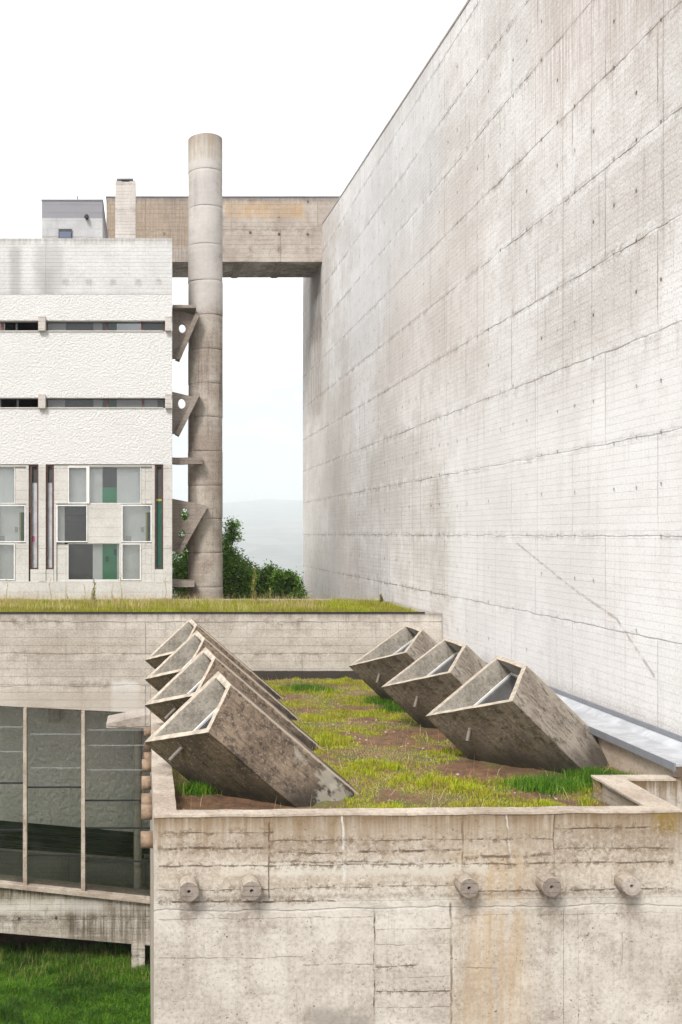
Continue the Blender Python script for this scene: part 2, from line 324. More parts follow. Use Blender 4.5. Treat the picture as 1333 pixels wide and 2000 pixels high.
M['roofband'] = concrete('roof_band_concrete', 'X', base=(.50,.50,.495), light=(.60,.60,.595), dark=(.25,.24,.235), row=1.9, roff=7.7, bw=7.5, boards=.12,
    joint=.2, board=.08, streak=.3, blotch=.35, crust=.3, pits=.2, top=[(9.58,.25,(.24,.22,.2),.7)],
    patches=[(-4.4,-4.05,7.6,9.3,(.33,.325,.32),.8,.12,'flat'),(-3.6,-2.7,7.7,9.4,(.36,.355,.35),.7,.2,'flat'),(-3.4,-3.0,7.7,8.6,(.31,.305,.30),.6,.15,'flat'),
             *[(x-.1,x+.1,8.05,8.25,(.30,.29,.28),.8,.06,'blot') for x in (-2.6,-1.85,-1.05,-.25,.42)]])
M['facade'] = concrete('facade_concrete', 'X', base=(.44,.42,.395), light=(.53,.515,.49), dark=(.2,.17,.14), row=2.6, roff=-3.1, bw=6, boards=.3, joint=.1, board=.08,
    streak=.3, blotch=.3, crust=.2, pits=.15, panelvar=.05)
M['hut'] = concrete('hut_concrete', 'X', base=(.36,.36,.365), light=(.47,.47,.475), dark=(.16,.16,.17), row=3, roff=8, bw=6, boards=.3, joint=.2, board=.1,
    streak=.4, blotch=.3, crust=.2, pits=.1, top=[(12.4,.25,(.25,.25,.27),.5)], patches=[(-5,-1,11.7,12.5,(.20,.20,.22),.9,.02,'flat')])
M['shaft'] = concrete('shaft_concrete', 'X', base=(.45,.41,.38), light=(.54,.51,.48), dark=(.16,.13,.11), row=.9, roff=9, bw=3, boards=.12, joint=.3, board=.6, streak=.3, blotch=.3, crust=.4, pits=.2)
M['arm'] = concrete('brace_concrete', 'X', base=(.19,.155,.13), light=(.29,.25,.215), dark=(.06,.04,.03), row=30, bw=30, boards=.12, joint=0, board=.3, streak=.75, blotch=.7, crust=0, pits=.3)
M['inner_c'] = concrete('inner_concrete', 'X', base=(.20,.19,.165), light=(.28,.27,.24), dark=(.05,.05,.045), row=1.1, roff=-9, bw=2.2, boards=.12, joint=.5, board=.3, streak=.3, blotch=.5, crust=.3)
M['white'] = roughcast('white_roughcast', (.63,.625,.615), .02, 15.0)
M['green_cast'] = roughcast('grey_green_roughcast', (.84,.83,.77), .09, 7.0)
M['cast_dark'] = concrete('cannon_dark_concrete', 'X', base=(.20,.165,.13), light=(.30,.26,.215), dark=(.045,.035,.025), row=30, bw=30, boards=30, joint=0, board=0, streak=0,
    blotch=.8, crust=0, pits=.9, blotch_sc=1.6, panelvar=0)
def cannon_mat(name, base, light, dark, d, mossy=True, edge=None):
    """stained concrete whose rain marks run along the cannon's length"""
    s = NT(name); L = Vector(d).normalized()
    q = s.n('ShaderNodeVectorMath'); q.operation = 'DOT_PRODUCT'; s.l(s.co, q.inputs[0]); q.inputs[1].default_value = L
    al = q.outputs['Value']
    q2 = s.n('ShaderNodeVectorMath'); q2.operation = 'DOT_PRODUCT'; s.l(s.co, q2.inputs[0]); q2.inputs[1].default_value = Vector((-L.z, 0, L.x))
    ac = q2.outputs['Value']
    big = s.noise(s.co, 1.5, 8, .7, .3); mid = s.noise(s.co, 6, 8, .75); fine = s.noise(s.co, 40, 5, .75)
    st = s.noise(s.vec(s.mul(al, .9), s.mul(ac, 30.0), s.mul(s.y, 22.0)), 1, 6, .65)
    col = s.mix(s.rng(big, .35, .62), base, light)
    col = s.mix(s.mul(s.rng(st, .46, .7), .5), col, dark)
    col = s.mix(s.mul(s.rng(mid, .47, .62), .8), col, tuple(.8*c for c in dark))
    col = s.mix(s.mul(s.rng(s.noise(s.co, 17, 5, .8), .55, .64), .6), col, (.36,.29,.22)); col = s.mix(s.mul(s.rng(fine, .55, .66), .6), col, tuple(.4*c for c in dark))
    k = s.rng(s.add(s.z, s.mul(s.sub(s.noise(s.co, 3, 5, .7), .5), .7)), .55, .05)   # contact shading painted into the colour, with damp splash, just above the soil
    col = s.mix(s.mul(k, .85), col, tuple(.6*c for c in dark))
    if mossy: col = s.mix(s.mul(s.mul(s.rng(mid, .46, .6), s.rng(st, .6, .45)), .35), col, (.12,.10,.02))
    for ep in (edge or ()):     # worn pale arrises along the cannon's length
        w1 = s.n('ShaderNodeVectorMath'); w1.operation = 'SUBTRACT'; s.l(s.co, w1.inputs[0]); w1.inputs[1].default_value = ep
        w2 = s.n('ShaderNodeVectorMath'); w2.operation = 'CROSS_PRODUCT'; s.l(w1.outputs[0], w2.inputs[0]); w2.inputs[1].default_value = L
        w3 = s.n('ShaderNodeVectorMath'); w3.operation = 'LENGTH'; s.l(w2.outputs[0], w3.inputs[0])
        ef = s.rng(s.add(w3.outputs['Value'], s.mul(s.sub(mid, .5), .09)), .05, .025)
        col = s.mix(s.mul(ef, .85), col, (.38,.32,.25))
    s.put(col, s.p.inputs['Base Color'])
    h = s.sub(s.add(s.mul(fine, .5), s.mul(mid, .6)), s.mul(s.rng(fine, .58, .7), .4))
    s.l(s.bump(h, .02, .9), s.p.inputs['Normal'])
    return s.m
DL, DR = Vector((1, 0, -.86)), Vector((1, 0, -.985))
EL = P(452, 1336, 14.52) - Vector((P(281, 1450, 14.76).x, 14.76, -3.75)); ER = P(1029, 1299, 17.0) - Vector((P(830.5, 1399, 16.9).x, 16.9, -3.75))
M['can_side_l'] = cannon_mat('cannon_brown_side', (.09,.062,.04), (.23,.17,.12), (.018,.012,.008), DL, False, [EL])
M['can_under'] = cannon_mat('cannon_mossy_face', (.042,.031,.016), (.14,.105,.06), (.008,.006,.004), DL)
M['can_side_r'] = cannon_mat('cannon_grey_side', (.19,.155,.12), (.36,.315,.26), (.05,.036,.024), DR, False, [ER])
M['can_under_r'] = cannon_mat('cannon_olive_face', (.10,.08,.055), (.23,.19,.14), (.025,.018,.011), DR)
M['can_rim'] = plain('cannon_rim', (.38,.325,.26), .9, var=.3, sc=9)
M['can_in'] = concrete('cannon_inside', 'X', base=(.21,.19,.155), light=(.34,.31,.265), dark=(.06,.045,.03), row=30, bw=30, boards=30, joint=0, board=0, streak=1.0, blotch=.95, crust=0, pits=.6, grain=.35, blotch_sc=1.5, panelvar=0)
M['spout_tan'] = plain('spout_tan', (.25,.175,.12), .9, var=.35, sc=6)
M['metal'] = plain('zinc_coping', (.40,.41,.43), .55, .1, .2, 3)
M['metal_face'] = plain('zinc_fold', (.25,.26,.29), .45, .3, .1, 2)
M['pipe'] = plain('drain_metal', (.14,.12,.10), .7, .0, .25, 12)
M['white_frame'] = plain('white_frame', (.68,.67,.65), .6, var=.1, sc=8)
M['brown_frame'] = plain('brown_wood', (.075,.03,.022), .6, var=.3, sc=5)
M['red_frame'] = plain('red_wood', (.13,.05,.045), .6, var=.2)
M['black'] = plain('black_paint', (.012,.012,.014), .5, var=.3)
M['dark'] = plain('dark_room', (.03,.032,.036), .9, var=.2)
M['steel'] = plain('grey_steel', (.35,.36,.36), .4, .5)
M['glass'] = glassm('window_glass', (.98,.99,.985), spec=.4)
M['glass_g'] = glassm('green_tinted_glass', (.95,.955,.935), spec=.3, streaks=.03)
M['pane_dark'] = plain('shaded_pane', (.045,.05,.055), .12)
M['pane_grey'] = plain('curtained_pane', (.15,.16,.165), .15)
M['pane_green'] = plain('green_blind_pane', (.03,.06,.05), .15)
M['pane_refl'] = glassm('reflecting_glass', (.3,.3,.3), spec=1.6)
M['room_white'] = plain('room_plaster', (.78,.79,.78), .9, var=.04)
M['room_grey'] = plain('room_grey_paint', (.06,.06,.06), .8, var=.15)
M['room_green'] = plain('room_green_door', (.02,.26,.11), .6, var=.1)
M['room_dgreen'] = plain('room_dark_green', (.008,.075,.05), .6, var=.1)
M['yellow'] = plain('yellow_paint', (.42,.36,.04), .6)
M['pink'] = plain('pink_notice', (.35,.06,.14), .6)
M['grid'] = plain('wired_glass', (.035,.037,.042), .2, .1)
M['bark'] = plain('bark', (.09,.07,.05), .95, var=.4, sc=10)
M['leaf'] = foliage('leaves', [(.03,.10,.008), (.12,.28,.02), (.22,.42,.035), (.38,.58,.07)], .4, .9)
M['leaf2'] = foliage('leaves_yellow_green', [(.03,.09,.010), (.10,.22,.018), (.19,.34,.03), (.34,.48,.06)], .4, 1.1)
M['lawn'] = foliage('lawn_blades', [(.015,.07,.003), (.05,.18,.005), (.11,.29,.008), (.28,.42,.03)], .4, .7)
M['turf'] = foliage('roof_turf_blades', [(.07,.14,.002), (.24,.34,.002), (.40,.50,.004), (.60,.60,.02), (.62,.42,.08)], .4, 2.2, patch_col=(.30,.23,.05))
M['meadow'] = foliage('roof_meadow_blades', [(.09,.16,.003), (.25,.33,.004), (.40,.44,.006), (.52,.45,.07)], .4, .8, patch_col=(.28,.20,.05))
M['straw'] = foliage('dry_blades', [(.44,.32,.13), (.56,.44,.22), (.66,.56,.33), (.34,.21,.08)], .3, 1.0, patch_col=(.34,.22,.11))
M['weed'] = foliage('weed_stems', [(.24,.27,.05), (.36,.34,.09), (.50,.38,.16)], .3, 1.0)

# ------------------------------------------------------------------ CHURCH WALL (X = 8 plane, running away from the viewer)
t = Thing('church', 'towering pale board-marked concrete church wall filling the right side of the view', 'church', (14, 30, -12))
mb = MB()
prof = [(4, 13.0), (15, 13.05), (25.2, 13.15), (34, 13.5), (42.1, 13.8), (46.4, 14.0), (52.1, 14.15)]
poly = [(8, 4, -12.5)] + [(8, 52.1, -12.5)] + [(8, y, z) for y, z in reversed(prof)]
mb.prism(poly, (14, 0, 0)); t.part('wall', mb, M['church'])
mb = MB()  # thin coping edge on the wall head, 2 cm proud
for (y0, z0), (y1, z1) in zip(prof, prof[1:]):
    mb.prism([(7.98, y0, z0+.002), (7.98, y1, z1+.002), (7.98, y1, z1+.07), (7.98, y0, z0+.07)], (14.05, 0, 0))
t.part('coping', mb, concrete('coping_concrete', 'Y', base=(.36,.33,.31), light=(.46,.43,.41), dark=(.15,.12,.1), row=30, bw=3.2, boards=30, board=0, crust=0))
t.o['category'] = 'church'

# zinc flashing along the foot of the church wall
t = Thing('wall_flashing', 'pale zinc coping on a pinkish concrete kerb along the foot of the big church wall', 'coping', (7.7, 20, -3.9))
mb = MB()
ys = [14.21+i*1.85 for i in range(8)]; ys[-1] = 27.2
for a, b in zip(ys, ys[1:]):
    mb.prism([(7.36, a, -3.235), (7.36, a, -3.20), (7.80, a, -3.175), (7.93, a, -3.10), (7.985, a, -3.10), (7.985, a, -3.235)], (0, b-a-.012, 0))
t.part('metal_sheet', mb, M['metal'])
t.part('folded_edge', MB().box(7.335, 7.358, 14.21, 27.2, -3.30, -3.19), M['metal_face'])
t.part('upstand', MB().box(7.962, 7.995, 14.21, 27.2, -3.095, -3.02), M['metal_face'])
t.part('kerb', MB().box(7.44, 7.99, 14.43, 27.58, -4.5, -3.24), M['kerb_pink'])

# ------------------------------------------------------------------ GALLERY (low wing across the middle)
t = Thing('gallery_wing', 'low concrete wing with a grass roof and a tall glazed front at the left', 'building', (0, 30, -12))
sl = lambda X: -4.86-.05*(X-.2) if X < 3 else -5
X0 = -11
mb = MB().prism([(X0, 27.6, -2.15), (7.99, 27.6, -2.15), (7.99, 27.6, -5.6), (.32, 27.6, -5.6), (.32, 27.6, sl(.2)), (X0, 27.6, sl(X0))], (0, .3, 0))
t.part('wall', mb, M['gallery'], bevel=.008)
t.part('roof_edge', MB().box(X0, 7.52, 27.57, 27.66, -2.148, -2.115), M['black'])
t.part('roof', MB().box(X0, 7.99, 27.9, 33.16, -2.55, -2.2), M['gallery'])
t.part('roof_kerb', MB().box(.88, 7.5, 33.0, 33.16, -2.19, -2.12), M['facade'])
zl = lambda X: -9.81-.109*(X-.25); zb = lambda X: -11.05-.084*(X+.35)
mb = MB().prism([(X0, 27.55, zl(X0)-.13), (.12, 27.55, zl(.12)-.13), (.12, 27.55, zb(.12)), (X0, 27.55, zb(X0))], (0, .45, 0))
t.part('lower_beam', mb, M['gallery_low'], bevel=.01)
mb = MB().prism([(X0, 27.42, zl(X0)), (.12, 27.42, zl(.12)), (.12, 27.42, zl(.12)-.128), (X0, 27.42, zl(X0)-.128)], (0, .7, 0))
t.part('sill', mb, M['crypt_top'], bevel=.01)
t.part('post', MB().box(-.38, -.02, 27.3, 27.85, -12.4, zb(-.3)+.02), M['gallery_low'], bevel=.01)
t.part('post', MB().box(-6.2, -5.8, 27.7, 28.1, -12.4, zb(-6)+.02), M['gallery_low'], bevel=.01)
# interior behind the glazing
t.part('inner_wall', MB().prism([(X0, 29.6, -4.0), (.32, 29.6, -4.0), (.32, 29.6, -8.69), (X0, 29.6, -7.7)], (0, .2, 0)), M['green_cast'])
t.part('inner_beam', MB().prism([(X0, 29.2, -8.38), (.32, 29.2, -9.26), (.32, 29.2, -9.38), (X0, 29.2, -8.50)], (0, .3, 0)), M['gallery'])
t.part('inner_parapet', MB().prism([(X0, 29.4, -8.54), (.32, 29.4, -9.42), (.32, 29.4, -11.2), (X0, 29.4, -10.6)], (0, .3, 0)), M['inner_c'])
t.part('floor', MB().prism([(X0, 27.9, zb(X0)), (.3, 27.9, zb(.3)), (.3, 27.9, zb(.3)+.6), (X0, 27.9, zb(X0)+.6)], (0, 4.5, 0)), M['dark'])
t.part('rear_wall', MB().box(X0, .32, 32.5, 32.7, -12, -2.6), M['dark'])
t.part('column', MB().tube((P(270, 1500, 28.6).x, 28.6, -2.6), (P(270, 1500, 28.6).x, 28.6, -10.9), .12, n=20, cap=False), M['gallery'], smooth=True)
t.part('column', MB().box(-2.78, -2.46, 29.2, 29.5, -5.4, -4.2), M['gallery'])
for dz, r in ((0, .075), (-.22, .06), (-.42, .085), (-.60, .05)):
    t.part('service_pipe', MB().tube((X0, 29.1, -7.80+dz), (-.05, 29.1, -8.70+dz*.8), r, n=12), M['black'], smooth=True)
fr_y0, fr_y1 = 27.50, 27.70
bays = [(-6.36, 'l'), (-4.80, 'l'), (-3.24, 'm'), (-1.68, 'r')]
for X, k in bays:
    t.part('mullion', MB().prism([(X-.045, fr_y0-.04, sl(X)-.0), (X+.045, fr_y0-.04, sl(X)), (X+.055, fr_y0-.04, zl(X)-.06), (X-.055, fr_y0-.04, zl(X)-.06)], (0, .22, 0)), M['crypt_top'], bevel=.006)
t.part('mullion', MB().prism([(.15, 27.5, -5.3), (.21, 27.5, -5.3), (.21, 27.5, zl(.2)-.0), (.15, 27.5, zl(.2))], (0, .1, 0)), M['steel'])
cols = [(X0, -6.41, (1460, 1530, 1622)), (-6.31, -4.85, (1434, 1500, 1672)), (-4.75, -3.29, (1420, 1468, 1530, 1622)), (-3.19, -1.73, (1434, 1500, 1538, 1671)), (-1.63, .15, (1426, 1456, 1504, 1564, 1618, 1683))]
for a, b, ls in cols:
    win = t.part('window', MB().prism([(a, 27.64, sl(a)-.01), (b, 27.64, sl(b)-.01), (b, 27.64, zl(b)+.01), (a, 27.64, zl(a)+.01)], (0, .008, 0)), M['glass_g'])
    for q in ls:
        z = (PY-q)/F*27.6; dk = q in (1530, 1622, 1538, 1672, 1671, 1564, 1618, 1683)
        o = MB().box(a, b, 27.60, 27.655, z-(.018 if dk else .008), z+(.018 if dk else .008)).build('glazing_bar', M['black'] if dk else M['steel']); o.parent = win

# ------------------------------------------------------------------ DORMITORY BLOCK (frontal facade at Y = 33.2)
YB = 33.2; k = YB/F
fx = lambda x: (x-PX)*k
fz = lambda y: (PY-y)*k
XR, XL = fx(337), -13.0
t = Thing('residential_block', 'white roughcast block with two ribbon windows above a glazed ground floor', 'building', (-5, 39, -12))
t.part('parapet', MB().box(XL, XR, YB, YB+12, fz(574.5), fz(465)), M['roofband'], bevel=.012)
def band(y0, y1, name='wall'):
    return t.part(name, MB().box(XL, XR-.004, YB+.01, YB+12, fz(y1), fz(y0)), M['white'], bevel=.01)
band(574.6, 626); band(647, 777); band(797, 907)
t.part('base', MB().box(XL, XR, YB, YB+.35, -12.3, fz(1136)), M['facade'], bevel=.01)
t.part('side_wall', MB().box(XR-.28, XR-.001, YB+.35, YB+12, -12.3, fz(907)), M['facade'])
t.part('rear_wall', MB().box(XL, XR-.3, YB+11.6, YB+11.9, -12.3, fz(907)), M['facade'])
def ribbon(y0, y1, segs, blocks):
    w = t.part('window', MB().box(XL, XR-.05, YB+.32, YB+.36, fz(y1), fz(y0)), M['pane_dark'])
    t.part('window_sill', MB().box(XL, XR-.3, YB-.02, YB+.30, fz(y1)-.012, fz(y1)+.022), M['facade'])
    for a, b, m in segs:
        MB().box(fx(a), fx(b), YB+.26, YB+.30, fz(y1)+.05, fz(y0)-.02).build('pane', M[m]).parent = w
    for a, b, m in blocks:
        MB().box(fx(a), fx(b), YB+.22, YB+.27, fz(y1)+.03, fz(y0)-.01).build('frame', M[m]).parent = w
segs1 = [(8,73,'pane_green'),(92,128,'pane_grey'),(128,182,'pane_dark'),(182,200,'pane_grey'),(202,209,'pane_green'),(211,228,'pane_green'),(228,276,'pane_refl'),(280,321,'pane_dark')]
segs1 += [(a-247, b-247, m) for a, b, m in segs1[1:]] + [(-405, -250, 'pane_grey')]
frm1 = [(0,6,'red_frame'),(276,280,'red_frame'),(207,210,'red_frame'),(320,323,'red_frame')]
ribbon(626, 647, segs1, frm1)
segs2 = [(0,18,'pane_grey'),(18,73,'pane_dark'),(92,126,'pane_grey'),(126,182,'pane_dark'),(182,200,'pane_grey'),(200,208,'pane_dark'),(212,228,'pane_green'),(228,278,'pane_grey'),(282,308,'pane_grey'),(308,322,'pane_dark')]
segs2 += [(a-247, b-247, m) for a, b, m in segs2[2:]] + [(-405, -250, 'pane_dark')]
ribbon(777, 797, segs2, [(208,212,'red_frame'),(278,282,'red_frame')])
for y0, y1 in ((619, 647.5), (771, 798.5)):
    for a, b in ((76, 90), (323, 335.5), (-171, -157)):
        t.part('bracket_block', MB().box(fx(a), fx(b), YB-.16, YB+.25, fz(y1), fz(y0)), M['shaft'], bevel=.008)
# ground floor: concrete frame with checkered panels
def slot(x0, x1, inner):
    zt, zbm = fz(907.2), fz(1112)
    MBx = MB().box(fx(x0), fx(x0)+.05, YB+.06, YB+.22, zbm, zt).box(fx(x1)-.05, fx(x1), YB+.06, YB+.22, zbm, zt).box(fx(x0)+.05, fx(x1)-.05, YB+.06, YB+.22, zbm, zbm+.05).box(fx(x0)+.05, fx(x1)-.05, YB+.06, YB+.22, zt-.06, zt)
    w = t.part('vent_shutter', MBx, M['brown_frame'])
    xs = [fx(x0)+.05, fx(x1)-.05]; zs = zbm+.05
    for frac, m in inner:
        ze = zs+frac*(zt-.06-zbm-.05); MB().box(xs[0], xs[1], YB+.15, YB+.17, zs, ze-.002).build('panel', M[m]).parent = w; zs = ze
    t.part('panel', MB().box(fx(x0), fx(x1), YB+.03, YB+.3, fz(1136), zbm-.003), M['facade'], bevel=.005)
slot(303, 319.3, [(.66,'room_dgreen'),(.02,'yellow'),(.32,'room_grey')])
slot(90, 105, [(.84,'room_lilac' if 'room_lilac' in M else 'pane_lilac') if False else (.84,'room_grey2') if 'room_grey2' in M else (.84,'metal'),(.16,'room_grey')])
slot(59.5, 75.5, [(.12,'metal'),(.12,'metal'),(.6,'metal'),(.16,'room_grey')])
t.part('pier', MB().box(fx(75.6), fx(89.9), YB-.01, YB+.5, fz(1136), fz(907)+.0), M['facade'], bevel=.01)
t.part('pier', MB().box(fx(319.4), XR-.002, YB-.006, YB+.34, fz(1136), fz(907)), M['facade'], bevel=.01)
def bay(off):
    g = lambda u: fx(90+.195*u+off); h = lambda v: fz(880+.195*v)
    A, B = YB+.05, YB+.20
    def pn(u0, u1, v0, v1, y0=A): t.part('panel', MB().box(g(u0), g(u1), y0, B, h(v1), h(v0)), M['facade'], bevel=.004)
    # solid panels
    pn(80, 218, 145, 530); pn(952, 1062, 165, 532, A+.04); pn(1062, 1091, 145, 1312, A-.02); pn(417, 757, 532, 930, A)
    pn(108, 218, 942, 1312, A+.04); pn(80, 106, 532, 1312, A-.01); pn(955, 1061, 924, 1312, A+.0); pn(220, 1061, 145, 160, A-.01)
    pn(220, 953, 1300, 1312)
    for u0, u1, v0, v1, fr in ((220,416,160,530,1), (436,951,160,530,0), (106,416,543,918,1), (758,1060,543,918,1), (219,741,930,1299,0), (757,953,930,1299,1)):
        w = t.part('window', MB().box(g(u0)+.01, g(u1)-.01, YB+.115, YB+.123, h(v1)+.01, h(v0)-.01), M['glass'])
        d = .035 if fr else .018
        x0, x1, z0, z1 = g(u0), g(u1), h(v1), h(v0); y0, y1 = (YB+.02, YB+.13) if fr else (YB+.07, YB+.13)
        MB().box(x0, x1, y0, y1, z0, z0+d).box(x0, x1, y0, y1, z1-d, z1).box(x0, x0+d, y0, y1, z0+d, z1-d).box(x1-d, x1, y0, y1, z0+d, z1-d).build('frame', M['white_frame']).parent = w
    t.part('mullion', MB().box(g(417), g(435), YB+.0, YB+.2, h(530), h(160)), M['white_frame'])
    t.part('mullion', MB().box(g(742), g(756), YB+.02, YB+.2, h(1299), h(931)), M['facade'])
    # rooms
    Y2 = YB+.30; kk = Y2/YB
    X = lambda u: g(u)*kk; Z = lambda v: h(v)*kk
    def wl(u0, u1, v0, v1, m, n='room_wall', dy=0): t.part(n, MB().box(X(u0), X(u1), Y2-dy, Y2+.06, Z(v1), Z(v0)), M[m])
    wl(-60, 188, 120, 1330, 'room_white'); wl(188.5, 470, 560, 1330, 'room_grey'); wl(188.5, 470, 120, 559, 'room_white'); wl(470.5, 567, 120, 1330, 'room_white'); wl(567.5, 712, 370, 1330, 'room_green', 'room_door')
    wl(567.5, 712, 120, 369, 'room_grey'); wl(712.5, 1000, 120, 1330, 'room_white'); wl(1000.5, 1015, 620, 1330, 'yellow'); wl(1015.5, 1180, 620, 1330, 'room_dgreen', 'room_door'); wl(1000.5, 1180, 120, 619, 'room_white')
    wl(190, 410, 640, 720, 'black', 'notice_board', .03); wl(600, 630, 1060, 1115, 'room_dgreen', 'door_plate', .03); wl(680, 707, 990, 1045, 'room_dgreen', 'door_plate', .03)
    wl(800, 850, 855, 905, 'steel', 'switch_box', .04); wl(955, 980, 765, 815, 'steel', 'switch_box', .04)
for off in (0, -246.5, -493): bay(off)
slot(90-246.5, 105-246.5, [(.84,'metal'),(.16,'room_grey')]); slot(303-246.5*2, 319.3-246.5*2, [(.84,'metal'),(.16,'room_grey')])
t.part('pier', MB().box(fx(75.6-246.5), fx(89.9-246.5), YB-.01, YB+.5, fz(1136), fz(907)), M['facade'])
t.part('floor', MB().box(XL, XR-.3, YB+.36, YB+11.5, fz(1136)-.3, fz(1122)), M['room_grey'])
t.part('notice', MB().box(fx(62), fx(67), YB+.13, YB+.145, fz(1058), fz(1047)), M['pink'])

# roof hut, shaft, beam
t = Thing('roof_hut', 'small grey box hut on the flat roof with one tiny dark window', 'roof hut', P(142, 465, 38)); q = 38/F
t.part('wall', MB().box((82-PX)*q, (201-PX)*q, 38, 44, (PY-480)*q, (PY-392)*q), M['hut'], bevel=.01)
t.part('roof_edge', MB().box((81-PX)*q, (202-PX)*q, 37.97, 44.05, (PY-391.8)*q, (PY-389.5)*q), M['metal_face'])
w = t.part('window', MB().box((115-PX)*q, (141-PX)*q, 37.93, 37.99, (PY-466)*q, (PY-448)*q), M['pane_dark'])
MB().box((117-PX)*q, (139.5-PX)*q, 37.90, 37.925, (PY-466)*q, (PY-454)*q).build('pane', plain('hut_blue_pane', (.10,.12,.18), .3)).parent = w
c = P(170, 425, 38); t.part('lamp', MB().tube(c+Vector((0,-.02,0)), c+Vector((0,-.16,-.02)), .07, .085, n=14).tube(c+Vector((0,-.1,.06)), c+Vector((.02,-.2,-.1)), .05, .06, n=10), M['black'])
c = P(152, 389, 38); t.part('roof_aerial', MB().tube(c, c+Vector((0, 0, .12)), .02, n=6), M['black'])
t = Thing('ventilation_shaft', 'narrow square concrete shaft with a slotted cap rising above the flat roof', 'shaft', P(246, 465, 37)); q = 37/F
mb = MB().box((225.5-PX)*q, (265.5-PX)*q, 37, 38.2, (PY-480)*q, (PY-353)*q); t.part('shaft_body', mb, M['shaft'], bevel=.01)
t.part('cap', MB().box((228-PX)*q, (261-PX)*q, 36.97, 38.1, (PY-350.8)*q, (PY-348.6)*q), M['metal_face'])
t.part('cap_support', MB().box((231-PX)*q, (258-PX)*q, 37.1, 38.0, (PY-352.9)*q, (PY-350.9)*q), M['black'])
t.part('vent_slot', MB().box((238-PX)*q, (253-PX)*q, 36.985, 37.05, (PY-354.5)*q, (PY-353.2)*q), M['black'])
t = Thing('bridge_beam', 'stained hollow concrete beam bridging from the flat roof to the church wall', 'beam', (3, 47.8, 12.2)); q = 46.4/F
zt, zm = (PY-385.5)*q, (PY-512)*q
t.part('beam_body', MB().box((208-PX)*q, 11.0, 46.4, 49.2, zm, zt), M['beam'], bevel=.015)
t.part('beam_cap', MB().box((207-PX)*q, 11.02, 46.37, 49.23, zt+.002, zt+.06), M['metal_face'])
for x in (4.1, 6.0):
    t.part('soffit_rib', MB().box(x, x+.3, 46.5, 49.1, zm-.06, zm-.002), M['arm'])

# ------------------------------------------------------------------ ROUND CHIMNEY TOWER
TX, TY, TR = 2.03, 34.8, .585
t = Thing('round_tower', 'tall round concrete ring tower braced against the white building', 'tower', (TX, TY, -12))
joints = [13.33, 12.16-.0]
yf = 34.215
js = [327.8, 399.4, 474, 545, 612.7, 680, 746.7, 812.7, 880, 947.5, 1013, 1080, 1147, 1214, 1281, 1348, 1415, 1482, 1549, 1616, 1683]
zs = [13.41] + [(PY-j)*yf/F for j in js] + [-12.5]
prev_top = zs[0]
for i, (a, b) in enumerate(zip(zs, zs[1:])):
    n = 64; mb = MB(); kx = len(mb.v); r = TR + random.uniform(-.006, .006); ox, oy = random.uniform(-.008, .008), random.uniform(-.006, .006)
    rows = [(a-.004, r-.02), (a-.010, r-.002), (a-.014, r), (a-.10, r), (b+.09, r), (b+.010, r), (b+.006, r-.002), (b+.002, r-.02)]
    if i == 0: rows = [(a, r-.05), (a-.012, r-.02), (a-.03, r-.002), (a-.04, r), (a-.2, r), (b+.09, r), (b+.010, r), (b+.006, r-.002), (b+.002, r-.02)]
    for z, rr in rows:
        for j in range(n):
            th = 2*math.pi*j/n; e = .004*math.sin(th*24)
            mb.v.append((TX+ox+(rr+e)*math.cos(th), TY+oy+(rr+e)*math.sin(th), z + .006*math.sin(th*3+i)))
    for w in range(len(rows)-1):
        for j in range(n):
            j2 = (j+1) % n; mb.f.append((w*n+j, w*n+j2, (w+1)*n+j2, (w+1)*n+j)); mb.mi.append(0)
    mb.f.append(tuple(range(n))); mb.mi.append(0); mb.f.append(tuple(reversed(range((len(rows)-1)*n, len(rows)*n)))); mb.mi.append(0)
    t.part('ring', mb, M['tower'], smooth=True)
t.part('core', MB().tube((TX, TY, -12.4), (TX, TY, 13.2), TR-.03, n=32), M['dark'])
# concrete braces between the block and the tower: plate with round holes, slanted edge rib
def brace(quad, hs, rib, Y=34.0, shelf=None):
    K = lambda p: P(p[0], p[1], Y)
    # plate outline as polygon with holes via triangulated bmesh
    bm = bmesh.new()
    def ring(pts):
        vs = [bm.verts.new(p) for p in pts]; return [bm.edges.new((vs[i], vs[(i+1) % len(vs)])) for i in range(len(vs))]
    es = ring([K(p) for p in quad])
    for (cx, cy, rx, ry) in hs: es += ring([K((cx+rx*math.cos(a)*(1 if math.cos(a) > 0 else .8), cy+ry*math.sin(a))) for a in [2*math.pi*i/22 for i in range(22)]])
    r = bmesh.ops.triangle_fill(bm, edges=es, use_beauty=True, use_dissolve=False)
    fs = [f for f in bm.faces]
    ex = bmesh.ops.extrude_face_region(bm, geom=fs)
    bmesh.ops.translate(bm, vec=(0, .16, 0), verts=[v for v in ex['geom'] if isinstance(v, bmesh.types.BMVert)])
    bmesh.ops.recalc_face_normals(bm, faces=bm.faces)
    me = bpy.data.meshes.new('brace'); bm.to_mesh(me); bm.free(); me.materials.append(M['arm'])
    o = bpy.data.objects.new('brace', me); C.objects.link(o); o.parent = t.o; o.location = -t.base
    a, b = K(rib[0]), K(rib[1]); d = (b-a).normalized(); nrm = Vector((d.z, 0, -d.x))*.075
    mb = MB().rough_strip(a, b, [nrm+Vector((0,-.22,0)), -nrm+Vector((0,-.22,0)), -nrm+Vector((0,.3,0)), nrm+Vector((0,.3,0))], .2, .012)
    r_ = mb.build('edge_rib', M['arm']); r_.parent = o
    if shelf:
        s0, s1 = K(shelf[0]), K(shelf[1])
        mb = MB().rough_strip(s0, s1, [(0,-.38,-.05), (0,-.38,.05), (0,.5,.07), (0,.5,-.07)], .2, .012); mb.build('shelf', M['arm']).parent = o
    return o
